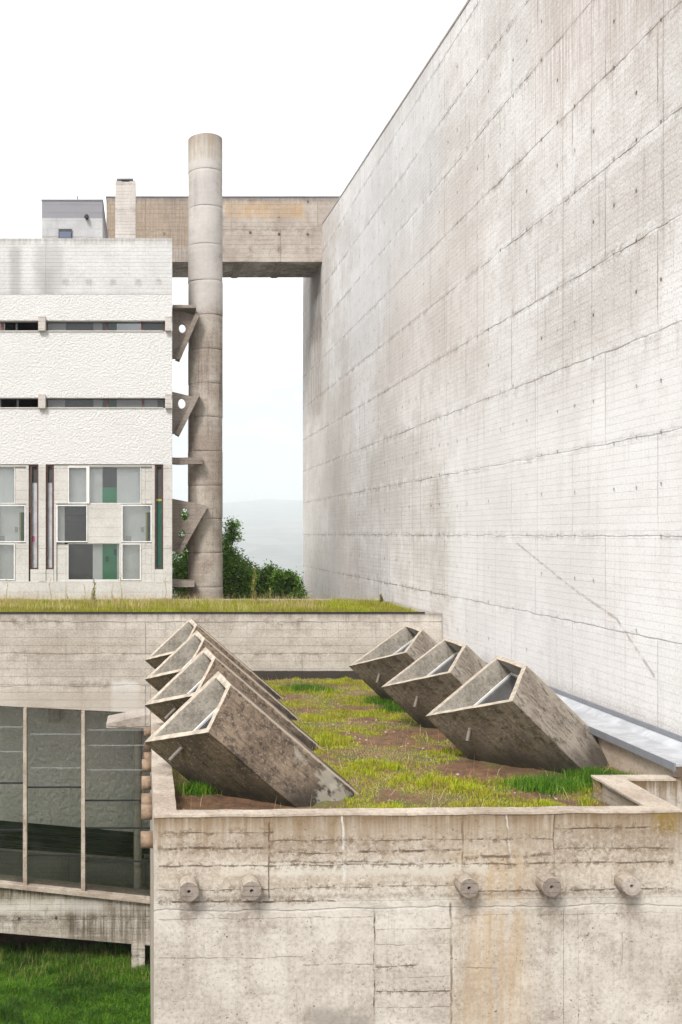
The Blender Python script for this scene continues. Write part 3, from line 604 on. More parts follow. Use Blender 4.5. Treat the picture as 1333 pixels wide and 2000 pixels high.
brace([(337, 600), (385, 618), (386, 632), (347, 700), (337, 700)], [(356, 641, 7.5, 9)], [(386, 615), (347, 703)], shelf=[(337, 603), (383, 603)])
brace([(337, 765), (386, 777), (387, 785), (346, 847), (337, 847)], [(355, 788, 8, 10)], [(387, 769), (346, 850)])
brace([(337, 974), (397, 986), (398, 994), (350, 1077), (337, 1077)], [(361, 1005, 8, 12), (355, 1043, 7, 8)], [(402, 988), (349, 1080)])
a, b = P(336.5, 900, 33.9), P(396, 900, 33.9)
t.part('brace', MB().rough_strip(a, b, [(0,-.1,-.11), (0,-.1,.11), (0,.3,.11), (0,.3,-.11)], .15, .02), M['arm'])
a, b = P(336.5, 1140, 33.9), P(380, 1140, 33.9)
t.part('brace', MB().rough_strip(a, b, [(0,-.1,-.11), (0,-.1,.11), (0,.9,.11), (0,.9,-.11)], .15, .02), M['arm'])

# ------------------------------------------------------------------ CRYPT ANNEX
t = Thing('crypt_annex', 'low concrete annex with a sunken turf roof and round spouts in its front wall', 'building', (3.3, 13, -12))
ZP = -3.4
YF = lambda X: 12.36 + .036*(X-.1)
mb = MB().prism([(.1, YF(.1), ZP-.03), (6.60, YF(6.60), ZP-.03), (6.60, YF(6.60), -12.3), (.1, YF(.1), -12.3)], (0, .2, 0))
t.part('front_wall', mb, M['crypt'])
# slightly proud, uneven coping strip on top of the walls
sec = lambda w0, w1: [(0, w0, -.05), (0, w0, .0), (0, w1, .0), (0, w1, -.05)]
mb = MB().rough_strip((.09, YF(.1), ZP), (6.61, YF(6.60), ZP), [(0,-.012,-.028), (0,-.008,.0), (0,.215,.0), (0,.21,-.028)], .09, .010)
t.part('parapet', mb, M['crypt_top'])
t.part('side_wall', MB().box(.10, .36, 12.58, 19.3, -12.3, ZP-.03), M['crypt_in'])
mb = MB().rough_strip((.245, 12.57, ZP), (.245, 19.32, ZP), [(-.15,0,-.028), (-.15,0,0), (.135,0,0), (.13,0,-.028)], .14, .012)
t.part('parapet', mb, M['crypt_top'])
t.part('side_wall', MB().box(.12, .40, 19.32, 27.58, -12.3, -3.72), M['crypt_in'])
t.part('side_wall', MB().box(6.32, 6.60, 12.81, 14.18, -12.3, ZP-.03), M['crypt_in'])
mb = MB().rough_strip((6.42, 12.81, ZP), (6.46, 14.42, ZP), [(-.19,0,-.028), (-.19,0,0), (.19,0,0), (.19,0,-.028)], .14, .010)
t.part('parapet', mb, M['crypt_top'])
t.part('side_wall', MB().box(6.30, 7.99, 14.2, 14.42, -12.3, ZP-.03), M['crypt'])
mb = MB().rough_strip((6.65, 14.2, ZP), (7.35, 14.2, ZP), [(0,-.01,-.028), (0,-.008,0), (0,.225,0), (0,.22,-.028)], .09, .010)
t.part('parapet', mb, M['crypt_top'])
t.part('roof_slab', MB().box(.38, 7.42, 14.44, 27.57, -4.7, -4.4), M['crypt_in'])
t.part('roof_slab', MB().box(.38, 6.28, 12.82, 14.438, -4.7, -4.4), M['crypt_in'])
# canopy slab at the far end of the left parapet
a = P(208.5, 1421, 19.4); b = P(299, 1421, 19.4)
mb = MB().prism([(a.x, 19.3, a.z), (.09, 19.3, -3.68), (.09, 19.3, -3.4), (a.x, 19.3, a.z+.10)], (0, .8, 0))
t.part('canopy_slab', mb, M['beam'], bevel=.012)
mb = MB().rough_strip((.10, 19.33, ZP), (.4, 19.33, ZP), [(0,0,-.028), (0,0,.01), (0,.7,.01), (0,.7,-.028)], .15, .01)
# round light pipes in the front wall
for i, x in enumerate((368, 488.5, 911, 1073, 1231)):
    c = P(x, 1731.5, 12.4); c.y = YF(c.x); r = .122
    mb = MB(); n = 28; rr = [(.0, r), (-.20, r*.985), (-.215, r*.93), (-.215, .022), (-.17, .02)]
    kx = 0
    for dy, rad in rr:
        for j in range(n):
            th = 2*math.pi*j/n; mb.v.append((c.x+rad*math.cos(th), c.y+dy, c.z+.02+rad*math.sin(th)))
    for w_ in range(len(rr)-1):
        for j in range(n):
            j2 = (j+1) % n; mb.f.append((w_*n+j, w_*n+j2, (w_+1)*n+j2, (w_+1)*n+j)); mb.mi.append(1 if w_ < 2 else 0)
    mb.f.append(tuple(range((len(rr)-1)*n, len(rr)*n))); mb.mi.append(2)
    s1 = [M['arm'], M['arm'], M['dark']] if i < 4 else [M['tower'], M['arm'], M['dark']]
    o = t.part('spout', mb, [M['arm'] if i < 4 else M['tower'], M['crypt_in'], M['dark']], smooth=False)
for y, Y in ((1640, 14.3), (1586, 15.75), (1564, 16.45), (1529, 17.5), (1495, 18.9), (1481, 19.6), (1462, 20.6), (1427, 22.3)):
    c = P(300, y, Y); c.x = .1
    L = .17 if Y < 19 else .14
    t.part('spout', MB().tube((.11, Y, c.z), (.1-L, Y, c.z), .115, n=22), M['spout_tan'], smooth=True)

# ------------------------------------------------------------------ LIGHT CANNONS
def solve_ray(px, n, A):
    r = Vector(((px[0]-PX)/F, 1, (PY-px[1])/F)); return r*(n.dot(A)/n.dot(r))
def inset(quad, n, t_):
    n = n.normalized(); m = len(quad); cen = sum(quad, Vector())/m; lines = []
    for i in range(m):
        a, b = quad[i], quad[(i+1) % m]; e = (b-a).normalized(); q = n.cross(e)
        if q.dot(cen-a) < 0: q = -q
        w = t_[i] if isinstance(t_, (list, tuple)) else t_
        lines.append((a+q*w, e))
    out = []
    for i in range(m):
        p, e = lines[i-1]; q, g = lines[i]
        # solve p+e*s = q+g*t in plane
        cr = e.cross(g); s = (q-p).cross(g).dot(cr)/cr.dot(cr); out.append(p+e*s)
    return out
def cannon(A, D, Cc, bpx, d, ts, shift, pipe, mats, label, group):
    n = (D-A).cross(Cc-A); B = solve_ray(bpx, n, A)
    quad = [A, B, Cc, D]; org = Vector((A.x, A.y, -3.75))
    quad = [q-org for q in quad]; d = Vector(d); dl = d
    inn = inset(quad, n, ts)
    m_side, m_under, m_rim, m_in = mats
    ob = [q + d*((q.z+.45)/(-d.z)) for q in quad]      # down into the soil
    root = empty('light_cannon', label, 'light cannon', org, group)
    mb = MB()
    def strip(a0, a1, b0, b1, mi, nseg=14, amp=.006):
        # a0-a1 top edge, b0-b1 bottom edge, subdivided, slightly uneven
        mb.face([a0, a1, b1, b0], mi)
    for i in range(4):
        j = (i+1) % 4
        mb.face([quad[i], quad[j], inn[j], inn[i]], 2)
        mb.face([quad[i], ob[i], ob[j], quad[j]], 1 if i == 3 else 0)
        mb.face([inn[i], inn[j], inn[j]+d*.42, inn[i]+d*.42], 3)
    o = mb.build('shell', [m_side, m_under, m_rim, m_in])
    me = o.data; bm = bmesh.new(); bm.from_mesh(me); bmesh.ops.remove_doubles(bm, verts=bm.verts, dist=1e-5)
    bmesh.ops.subdivide_edges(bm, edges=[e for e in bm.edges if e.calc_length() > .3], cuts=9, use_grid_fill=True)
    for v in bm.verts:
        p = v.co + org; e = Vector(mnoise.noise_vector(p*3.1))*.007 + Vector(mnoise.noise_vector(p*11))*.005; v.co += e
    bmesh.ops.recalc_face_normals(bm, faces=bm.faces); bm.to_mesh(me); bm.free()
    bv = o.modifiers.new('bevel', 'BEVEL'); bv.width = .008; bv.segments = 2; bv.limit_method = 'ANGLE'; bv.angle_limit = math.radians(40)
    o.parent = root
    s = shift
    ps = [q+d*s for q in inn]; nn = n.normalized(); nn = nn if nn.z > 0 else -nn
    g = MB(); g.face(ps); gl = g.build('glass_pane', M['grid']); gl.parent = root
    pf = inset(ps, n, .035); f = MB()
    for i in range(4):
        j = (i+1) % 4; u = nn*.03
        f.face([ps[i]+u, ps[j]+u, pf[j]+u, pf[i]+u]); f.face([pf[i]+u, pf[j]+u, pf[j], pf[i]])
    f.build('pane_frame', M['white_frame']).parent = gl
    # drain spout on the under face
    fn = (quad[3]-quad[0]).cross(d).normalized(); fn = fn if fn.y < 0 else -fn
    base = quad[0] + (quad[3]-quad[0])*pipe[0] + d*pipe[1]
    dirp = Vector(pipe[2]).normalized()
    dp = MB().tube(base-dirp*.05, base+dirp*.26, .028, n=14, cap=False).tube(base+dirp*.26, base-dirp*.05, .021, n=14, cap=False)
    dp.build('drain_pipe', M['pipe']).parent = root
    return root
def dup(root, dy, label):
    r = root.copy(); C.objects.link(r); r.location.y += dy; r['label'] = label
    for ch in list(root.children):
        c = ch.copy(); C.objects.link(c); c.parent = r
        for g in ch.children:
            e = g.copy(); C.objects.link(e); e.parent = c
    return r
SP = 3.185
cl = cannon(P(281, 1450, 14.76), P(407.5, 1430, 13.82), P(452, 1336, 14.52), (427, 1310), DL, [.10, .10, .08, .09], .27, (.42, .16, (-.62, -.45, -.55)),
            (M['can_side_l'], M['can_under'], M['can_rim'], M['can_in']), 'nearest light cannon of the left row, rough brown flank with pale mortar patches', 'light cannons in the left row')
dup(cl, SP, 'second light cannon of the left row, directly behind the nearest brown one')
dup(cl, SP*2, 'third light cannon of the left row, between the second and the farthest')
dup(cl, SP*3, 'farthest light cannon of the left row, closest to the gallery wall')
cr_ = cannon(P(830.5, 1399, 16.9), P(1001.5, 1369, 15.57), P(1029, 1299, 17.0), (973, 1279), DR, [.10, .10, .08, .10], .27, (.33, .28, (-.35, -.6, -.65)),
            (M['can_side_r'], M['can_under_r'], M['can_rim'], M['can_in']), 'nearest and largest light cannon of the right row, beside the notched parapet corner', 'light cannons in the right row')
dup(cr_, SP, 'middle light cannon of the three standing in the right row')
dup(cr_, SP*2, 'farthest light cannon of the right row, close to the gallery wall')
# pale mortar patches live on the nearest cannon only (its own data)
mat = M['can_side_l'].copy(); mat.name = 'cannon_brown_side_patched'
nt = mat.node_tree; pr = [n for n in nt.nodes if n.type == 'BSDF_PRINCIPLED'][0]
src = pr.inputs['Base Color'].links[0].from_socket
tc = [n for n in nt.nodes if n.type == 'TEX_COORD'][0]
fac = None
orgL = cl.location.copy()
def on_flank(px):    # point of the right-hand flank seen at px, in the cannon's own coordinates
    D_, C_ = P(407.5, 1430, 13.82), P(452, 1336, 14.52); n_ = (C_-D_).cross(DL); return solve_ray(px, n_, D_) - orgL
for px, ex in (((586, 1475), (.10, .10)), ((641, 1521), (.17, .15)), ((665, 1555), (.16, .06)), ((640, 1572), (.2, .035))):
    c = on_flank(px)
    mp = nt.nodes.new('ShaderNodeVectorMath'); mp.operation = 'SUBTRACT'; nt.links.new(tc.outputs['Object'], mp.inputs[0]); mp.inputs[1].default_value = c
    nz = nt.nodes.new('ShaderNodeTexNoise'); nz.inputs['Scale'].default_value = 11; nz.inputs['Detail'].default_value = 6; nt.links.new(tc.outputs['Object'], nz.inputs['Vector'])
    ln = nt.nodes.new('ShaderNodeVectorMath'); ln.operation = 'LENGTH'; nt.links.new(mp.outputs[0], ln.inputs[0])
    ad = nt.nodes.new('ShaderNodeMath'); ad.operation = 'MULTIPLY_ADD'; nt.links.new(nz.outputs['Fac'], ad.inputs[0]); ad.inputs[1].default_value = .40; nt.links.new(ln.outputs['Value'], ad.inputs[2])
    mr = nt.nodes.new('ShaderNodeMapRange'); mr.interpolation_type = 'SMOOTHSTEP'; nt.links.new(ad.outputs[0], mr.inputs[0]); mr.inputs[1].default_value = ex[0]+.25; mr.inputs[2].default_value = ex[0]+.13; mr.inputs[3].default_value = 0; mr.inputs[4].default_value = .6
    mi = nt.nodes.new('ShaderNodeMix'); mi.data_type = 'RGBA'; nt.links.new(mr.outputs[0], mi.inputs[0]); nt.links.new(src, mi.inputs[6]); mi.inputs[7].default_value = (.36, .33, .27, 1); src = mi.outputs[2]
nt.links.new(src, pr.inputs['Base Color'])
sh = [c for c in cl.children if c.name.startswith('shell')][0]
sh.data = sh.data.copy(); sh.data.materials[0] = mat

# ------------------------------------------------------------------ GROUND, SOIL, GRASS
def grid(name, xs, ys, zf, mat, kind, attr=None):
    nx, ny = len(xs), len(ys); X, Y = np.meshgrid(xs, ys); Z = zf(X, Y)
    co = np.stack([X, Y, Z], -1).reshape(-1, 3)
    i = np.arange(ny-1)[:, None]*nx + np.arange(nx-1)[None]; i = i.ravel()
    f = np.stack([i, i+1, i+1+nx, i+nx], -1)
    me = bpy.data.meshes.new(name); me.from_pydata(co.tolist(), [], f.tolist()); me.materials.append(mat)
    me.polygons.foreach_set('use_smooth', [True]*len(f))
    o = bpy.data.objects.new(name, me); C.objects.link(o); o['kind'] = kind
    return o
def fnoise(X, Y, s, seed=0.0):
    f = np.frompyfunc(lambda a, b: mnoise.fractal(Vector((a*s+seed, b*s, seed)), 1.0, 2.0, 4), 2, 1)
    return f(X, Y).astype(float)
# soil of the sunken roof
def soil_z(X, Y): return -3.70 - .22*np.clip((Y-15)/12, 0, 1) + .035*fnoise(X, Y, 1.1) + .02*fnoise(X, Y, 5, 3.)
BARE = []   # (x, y, rx, ry) bare reddish soil under the cannon mouths
for i in range(4): BARE.append((1.0, 13.9+SP*i, 1.1, .9))
for i in range(3): BARE.append((5.2, 16.1+SP*i, 1.25, .55))
BARE += [(5.2, 17.9, .8, .4), (4.3, 18.6, .8, .5), (5.6, 14.5, .45, .5), (3.3, 24.0, .5, .3), (4.6, 20.9, .6, .35), (2.9, 17.0, .4, .4), (4.3, 13.2, .7, .2), (3.5, 22.3, .35, .3), (2.6, 13.0, .3, .2), (3.5, 14.3, .3, .25), (4.4, 26.4, 1.2, .4)]
def bare(X, Y):
    b = np.zeros_like(X); X, Y = X+.45*fnoise(X, Y, 1.9, 1.), Y+.45*fnoise(X, Y, 1.9, 8.)
    for x, y, rx, ry in BARE: b = np.maximum(b, np.clip(1.35-((X-x)/rx)**2-((Y-y)/ry)**2, 0, 1))
    return b
s = NT('roof_soil')
big = s.noise(s.co, 1.1, 7, .7); fi = s.noise(s.co, 18, 6, .75); md = s.noise(s.co, 5, 6, .7)
col = s.mix(s.rng(big, .38, .6), (.10,.10,.025), (.20,.13,.06))
col = s.mix(s.mul(s.rng(md, .5, .6), .8), col, (.16,.18,.03)); col = s.mix(s.mul(s.rng(s.noise(s.co, 2.2, 5, .7), .55, .62), .8), col, (.15,.065,.035))
at = s.n('ShaderNodeAttribute'); at.attribute_name = 'soil_kind'
red = s.mix(s.rng(md, .35, .65), (.22,.105,.05), (.09,.05,.026)); red = s.mix(s.rng(fi, .56, .66), red, (.34,.25,.19))
col = s.mix(at.outputs['Fac'], col, red); col = s.mix(s.mul(s.rng(fi, .5, .7), .5), col, (.04,.03,.02))
s.put(col, s.p.inputs['Base Color']); s.l(s.bump(s.add(fi, md), .04, 1.0), s.p.inputs['Normal'])
xs = np.arange(.37, 7.43, .05); ys = np.arange(12.58, 27.59, .06)
so = grid('soil', xs, ys, soil_z, s.m, 'structure')
Xg, Yg = np.meshgrid(xs, ys); vals = np.clip(bare(Xg, Yg) + .35*fnoise(Xg, Yg, 2.0), 0, 1).ravel()
a_ = so.data.attributes.new('soil_kind', 'FLOAT', 'POINT'); a_.data.foreach_set('value', vals.astype(np.float32))
# soil sheet must not cross the notched corner: cut it off there
bm = bmesh.new(); bm.from_mesh(so.data)
bmesh.ops.delete(bm, geom=[f for f in bm.faces if f.calc_center_median().x > 6.33 and f.calc_center_median().y < 14.38], context='FACES'); bm.to_mesh(so.data); bm.free()

def blades(name, pts, zf, h, w, mat, lean=.45, label=None, cat='grass', kind='stuff', curl=.35, obj=True):
    """every blade: a two-step tapering ribbon bent over to one side"""
    n = len(pts); X, Y = pts[:, 0], pts[:, 1]; Z = zf(X, Y) if callable(zf) else np.full(n, zf)
    h = h*np.random.uniform(.45, 1.3, n) if np.isscalar(h) else h
    th = np.random.uniform(0, 2*np.pi, n); ph = np.random.uniform(0, 2*np.pi, n); ln = np.abs(np.random.normal(0, lean, n))
    dx, dy = np.cos(th), np.sin(th); sx, sy = np.cos(ph)*w/2, np.sin(ph)*w/2
    b = np.stack([X, Y, Z-.01], -1); sv = np.stack([sx, sy, np.zeros(n)], -1)
    m = b + np.stack([dx*ln*h*.35, dy*ln*h*.35, h*.55], -1); tp = b + np.stack([dx*ln*h*1.0, dy*ln*h*1.0, h*(1-curl*ln)], -1)
    co = np.stack([b-sv, b+sv, m+sv*.8, m-sv*.8, tp], 1).reshape(-1, 3)
    k = np.arange(n)*5
    me = bpy.data.meshes.new(name)
    me.vertices.add(n*5); me.vertices.foreach_set('co', co.ravel().astype(np.float32))
    loops = np.stack([k, k+1, k+2, k+3, k+3, k+2, k+4], -1).ravel()
    me.loops.add(len(loops)); me.loops.foreach_set('vertex_index', loops.astype(np.int32))
    me.polygons.add(n*2); st_ = np.stack([np.arange(n)*7, np.arange(n)*7+4], -1).ravel()
    me.polygons.foreach_set('loop_start', st_.astype(np.int32)); me.update(calc_edges=True)
    me.materials.append(mat)
    o = bpy.data.objects.new(name, me); C.objects.link(o)
    return tag(o, label, cat, None, kind)
def scatter(n, x0, x1, y0, y1, dens):
    P_ = np.random.uniform((x0, y0), (x1, y1), (n, 2)); return P_[np.random.rand(n) < dens(P_[:, 0], P_[:, 1])]
ndL = Vector((0, 0, 0))
def inside(X, Y):
    ok = ~((X > 6.18) & (Y < 14.46)) & (X > .42) & (X < 7.40) & (Y > 12.65)
    for i in range(4):   # cannon feet
        yy = 13.95+SP*i; ok &= ~((X > .75) & (X < 2.75) & (Y > yy-.25) & (Y < yy+.8))
    for i in range(3):
        yy = 15.6+SP*i; ok &= ~((X > 5.15) & (X < 7.05) & (Y > yy-.05) & (Y < yy+1.6) )
    return ok
CL = [(3.95,25.3,.9,.6),(5.6,23.4,.6,.5),(5.4,22.0,.5,.4),(3.6,21,.7,.5),(3.2,18.6,.8,.9),(3.9,16.2,.9,.6),(5.8,14.9,.75,.35),(6.9,15.2,.5,.5),(3.2,13.1,.5,.35),(4.9,13.9,.8,.4),(2.7,15.8,.5,.5),(4.6,19.2,.5,.3),(1.0,14.9,.35,.9),(.6,17.5,.2,2.0),(5.5,19.8,.4,.3),(2.95,13.6,.5,.3),(4.3,15,.8,.5),(6.0,17.5,.3,.2)]
def green(X, Y):
    g = np.clip(.5+1.0*fnoise(X, Y, .9, 5.), .12, .85)
    for x, y, rx, ry in CL: g = np.maximum(g, np.clip(1.5-((X-x)/rx)**2-((Y-y)/ry)**2, 0, 1))
    return g*(1-bare(X, Y))
p = scatter(260000, .4, 7.42, 12.6, 27.5, lambda X, Y: green(X, Y)*inside(X, Y))
gh = .02+.085*np.clip(.6+1.3*fnoise(p[:, 0], p[:, 1], 3.1, 2.), .15, 1.6)*np.clip(green(p[:, 0], p[:, 1]), 0, 1)*np.random.uniform(.5, 1.5, len(p))
blades('roof_turf', p, soil_z, gh, .010, M['turf'], .55, 'patchy yellow-green turf and moss on the sunken roof between the light cannons')
p = scatter(60000, .4, 7.42, 12.6, 27.5, lambda X, Y: (np.clip(.14-.9*fnoise(X, Y, .9, 5.), .02, .8)*(1-.93*bare(X, Y)))*inside(X, Y))
blades('dry_grass', p, soil_z, .075, .007, M['straw'], 1.6, 'straw-coloured dry grass lying between the turf patches of the sunken roof', curl=.55)
p = scatter(2600, .5, 7.3, 12.7, 27.3, lambda X, Y: .5*inside(X, Y))
blades('tall_stalks', p, soil_z, .24, .006, M['straw'], .7, 'thin tall dry stalks standing singly over the turf of the sunken roof')
tus = [(3.95,25.3,.55),(5.55,23.3,.45),(5.5,22.0,.4),(5.85,14.9,.55),(6.95,15.1,.5),(6.75,15.6,.3),(6.1,17.6,.2),(3.15,12.85,.25),(.75,14.6,.25),(.62,16.3,.15)]
q = np.concatenate([np.random.normal((x, y), (r*.5, r*.35), (int(5200*r), 2)) for x, y, r in tus]); q = q[(q[:, 0] > .45) & (q[:, 0] < 7.35) & ~((q[:, 0] > 6.15) & (q[:, 1] < 14.5)) & (q[:, 1] > 12.7)]
blades('grass_tussocks', q, soil_z, .17, .008, M['lawn'], .5, 'taller bright green grass tussocks beside the right-hand cannons')
# small stones and dead bits lying on the bare soil
mb = MB(); rs = random.Random(11)
for _ in range(800):
    x, y = rs.uniform(.5, 7.2), rs.uniform(12.7, 27.3)
    X1, Y1 = np.array([x]), np.array([y])
    if bare(X1, Y1)[0] < rs.uniform(.05, 1.2) or not inside(X1, Y1)[0]: continue
    z = float(soil_z(X1, Y1)[0]); r = rs.uniform(.008, .035)
    v = [Vector((math.cos(a)*r*rs.uniform(.6, 1.3)+x, math.sin(a)*r*rs.uniform(.6, 1.3)+y, z+rs.uniform(-.2, .3)*r)) for a in (0, 1.3, 2.5, 3.9, 5.1)]
    tp = Vector((x, y, z+r*.8))
    for i in range(5): mb.face([v[i], v[(i+1) % 5], tp])
tag(mb.build('gravel', plain('soil_stones', (.34,.25,.20), .9, var=.4, sc=30)), 'small pinkish stones lying on the bare red soil under the light cannons', 'gravel', None, 'stuff')
# gallery roof meadow
roof_z = lambda X, Y: -2.19+.03*fnoise(X, Y, 1.3)
s = NT('roof_meadow_soil'); s.put(s.mix(s.rng(s.noise(s.co, 3, 6), .4, .6), (.12,.12,.03), (.20,.17,.07)), s.p.inputs['Base Color'])
grid('gallery_roof_soil', np.arange(-11, 7.51, .15), np.append(np.arange(27.68, 33.0, .15), 32.99), roof_z, s.m, 'structure')
p = scatter(190000, -11, 7.5, 27.68, 32.95, lambda X, Y: np.where(Y < 29.5, .95, .5)*np.where(X < -4.8, .35, 1)*np.clip(1.0-.5*((X > 6.6)), 0, 1))
hh = np.clip(.12+.05*fnoise(p[:, 0], p[:, 1], .8), .05, .3)*np.random.uniform(.5, 1.4, len(p))
blades('roof_meadow', p, roof_z, hh, .011, M['meadow'], .4, 'yellow-green grass strip growing on the gallery roof along its front edge')
p = scatter(16000, -11, 7.4, 28, 32.95, lambda X, Y: np.clip(.45+.9*fnoise(X, Y, .6, 9.) - .12*np.maximum(X-2.5, 0), 0.02, 1))
blades('dry_meadow_grass', p, roof_z, .36, .007, M['straw'], .35, 'pale dry grass stalks standing among the green of the gallery roof')
# lawn below
gz = lambda X, Y: -11.68+.05*fnoise(X, Y, .5)
p = scatter(230000, -7.5, .12, 21.5, 29.0, lambda X, Y: np.where(X < -4.8, .4, 1.0)*np.clip(1.1-(Y > 28.0)*.7, 0, 1))
lh = np.clip(.15+.16*fnoise(p[:, 0], p[:, 1], 2.2), .04, .3)*np.random.uniform(.5, 1.4, len(p))
p2 = scatter(110000, -16, .08, 9, 28.5, lambda X, Y: np.where((X > -7.5) & (Y > 21.5), 0, .9)); p = np.concatenate([p, p2])
lh = np.concatenate([lh, np.random.uniform(.08, .28, len(p2))])
blades('lawn_grass', p, gz, lh, .012, M['lawn'], .9, 'deep green uncut lawn grass below the glazed gallery')
p = scatter(2600, -7.5, .1, 26.4, 28.6, lambda X, Y: np.full(X.shape, .6))
blades('seeding_grass', p, gz, .34, .008, M['weed'], .35, 'tall seeding grass heads in the shadow under the gallery beam')

# terrain: one sheet to the horizon; flat by the buildings, then down to the valley and up to the far hills
def sm(a, b, x): t_ = np.clip((x-a)/(b-a), 0, 1); return t_*t_*(3-2*t_)
def terr(X, Y):
    R = np.hypot(X, Y)
    z = -11.70 - 23*sm(62, 160, Y) - 95*sm(140, 1500, R)*np.where(Y > 0, 1, .6) + .0*X
    z += sm(90, 600, R)*6*fnoise(X, Y, .004)
    u = X/np.maximum(R, 1)
    h1 = 225 + 50*np.sin(X/900+.4) + 55*fnoise(X, Y, .0011, 2.)
    h2 = 292 + 45*np.sin(X/1100+1.2) + 60*fnoise(X, Y, .0008, 7.)
    z += sm(2600, 4600, R)*h1*.55 + sm(4400, 7600, R)*h2*.62
    return z
ax = np.concatenate([-np.geomspace(9000, 1.5, 70), [0], np.geomspace(1.5, 9000, 70)])
ay = np.concatenate([-np.geomspace(9000, 3, 24), np.linspace(0, 60, 20), 60+np.geomspace(4, 10000, 110)])
s = NT('valley_ground')
f1 = s.noise(s.co, .0035, 8, .65); f2 = s.noise(s.co, .02, 6, .7); f3 = s.noise(s.co, 4, 5, .7)
col = s.mix(s.rng(f1, .44, .56), (.06,.075,.06), (.11,.125,.10)); col = s.mix(s.rng(f2, .52, .6), col, (.035,.05,.045))
k_ = s.n('ShaderNodeTexVoronoi'); s.l(s.co, k_.inputs['Vector']); k_.inputs['Scale'].default_value = .006; 
sepc = s.n('ShaderNodeSeparateColor'); s.l(k_.outputs['Color'], sepc.inputs[0])
col = s.mix(s.mul(s.rng(sepc.outputs[0], .62, .66), .5), col, (.24,.23,.20))
nearm = s.rng(s.y, 75, 45)
earth = s.mix(s.rng(f3, .4, .6), (.20,.10,.06), (.09,.06,.03)); green_ = s.mix(s.rng(f3, .4, .6), (.03,.06,.012), (.05,.085,.016)); green_ = s.mix(s.mul(s.mul(s.rng(s.x, -17, -16), s.rng(s.x, .3, .1)), s.rng(s.y, 8.4, 9)), s.mix(s.rng(f3, .4, .6), (.20,.165,.135), (.13,.105,.085)), green_)
col = s.mix(nearm, col, s.mix(s.mul(s.rng(s.y, 27.9, 28.6), s.rng(s.y, 36, 34)), green_, earth))
s.put(col, s.p.inputs['Base Color'])
ter = grid('ground', ax, ay, terr, s.m, 'structure')

# distant town in the valley, one hazy mass
mb = MB(); rnd = random.Random(3)
for _ in range(260):
    Y = rnd.uniform(1300, 2900); X = (rnd.uniform(400, 620)-PX)/F*Y + rnd.gauss(0, 60)
    z = float(terr(np.array([X]), np.array([Y]))[0]); w, d, hgt = rnd.uniform(8, 22), rnd.uniform(8, 14), rnd.uniform(4, 8)
    mb.box(X, X+w, Y, Y+d, z-3, z+hgt)
    mb.prism([(X-.5, Y-.5, z+hgt), (X-.5, Y+d+.5, z+hgt), (X-.5, Y+d/2, z+hgt+3.2)], (w+1, 0, 0), 1)
tag(mb.build('distant_town', [plain('town_walls', (.65,.6,.54), .9), plain('town_roofs', (.34,.17,.11), .9)]), 'pale scattered houses of a town far off in the hazy valley', 'town', None, 'stuff')
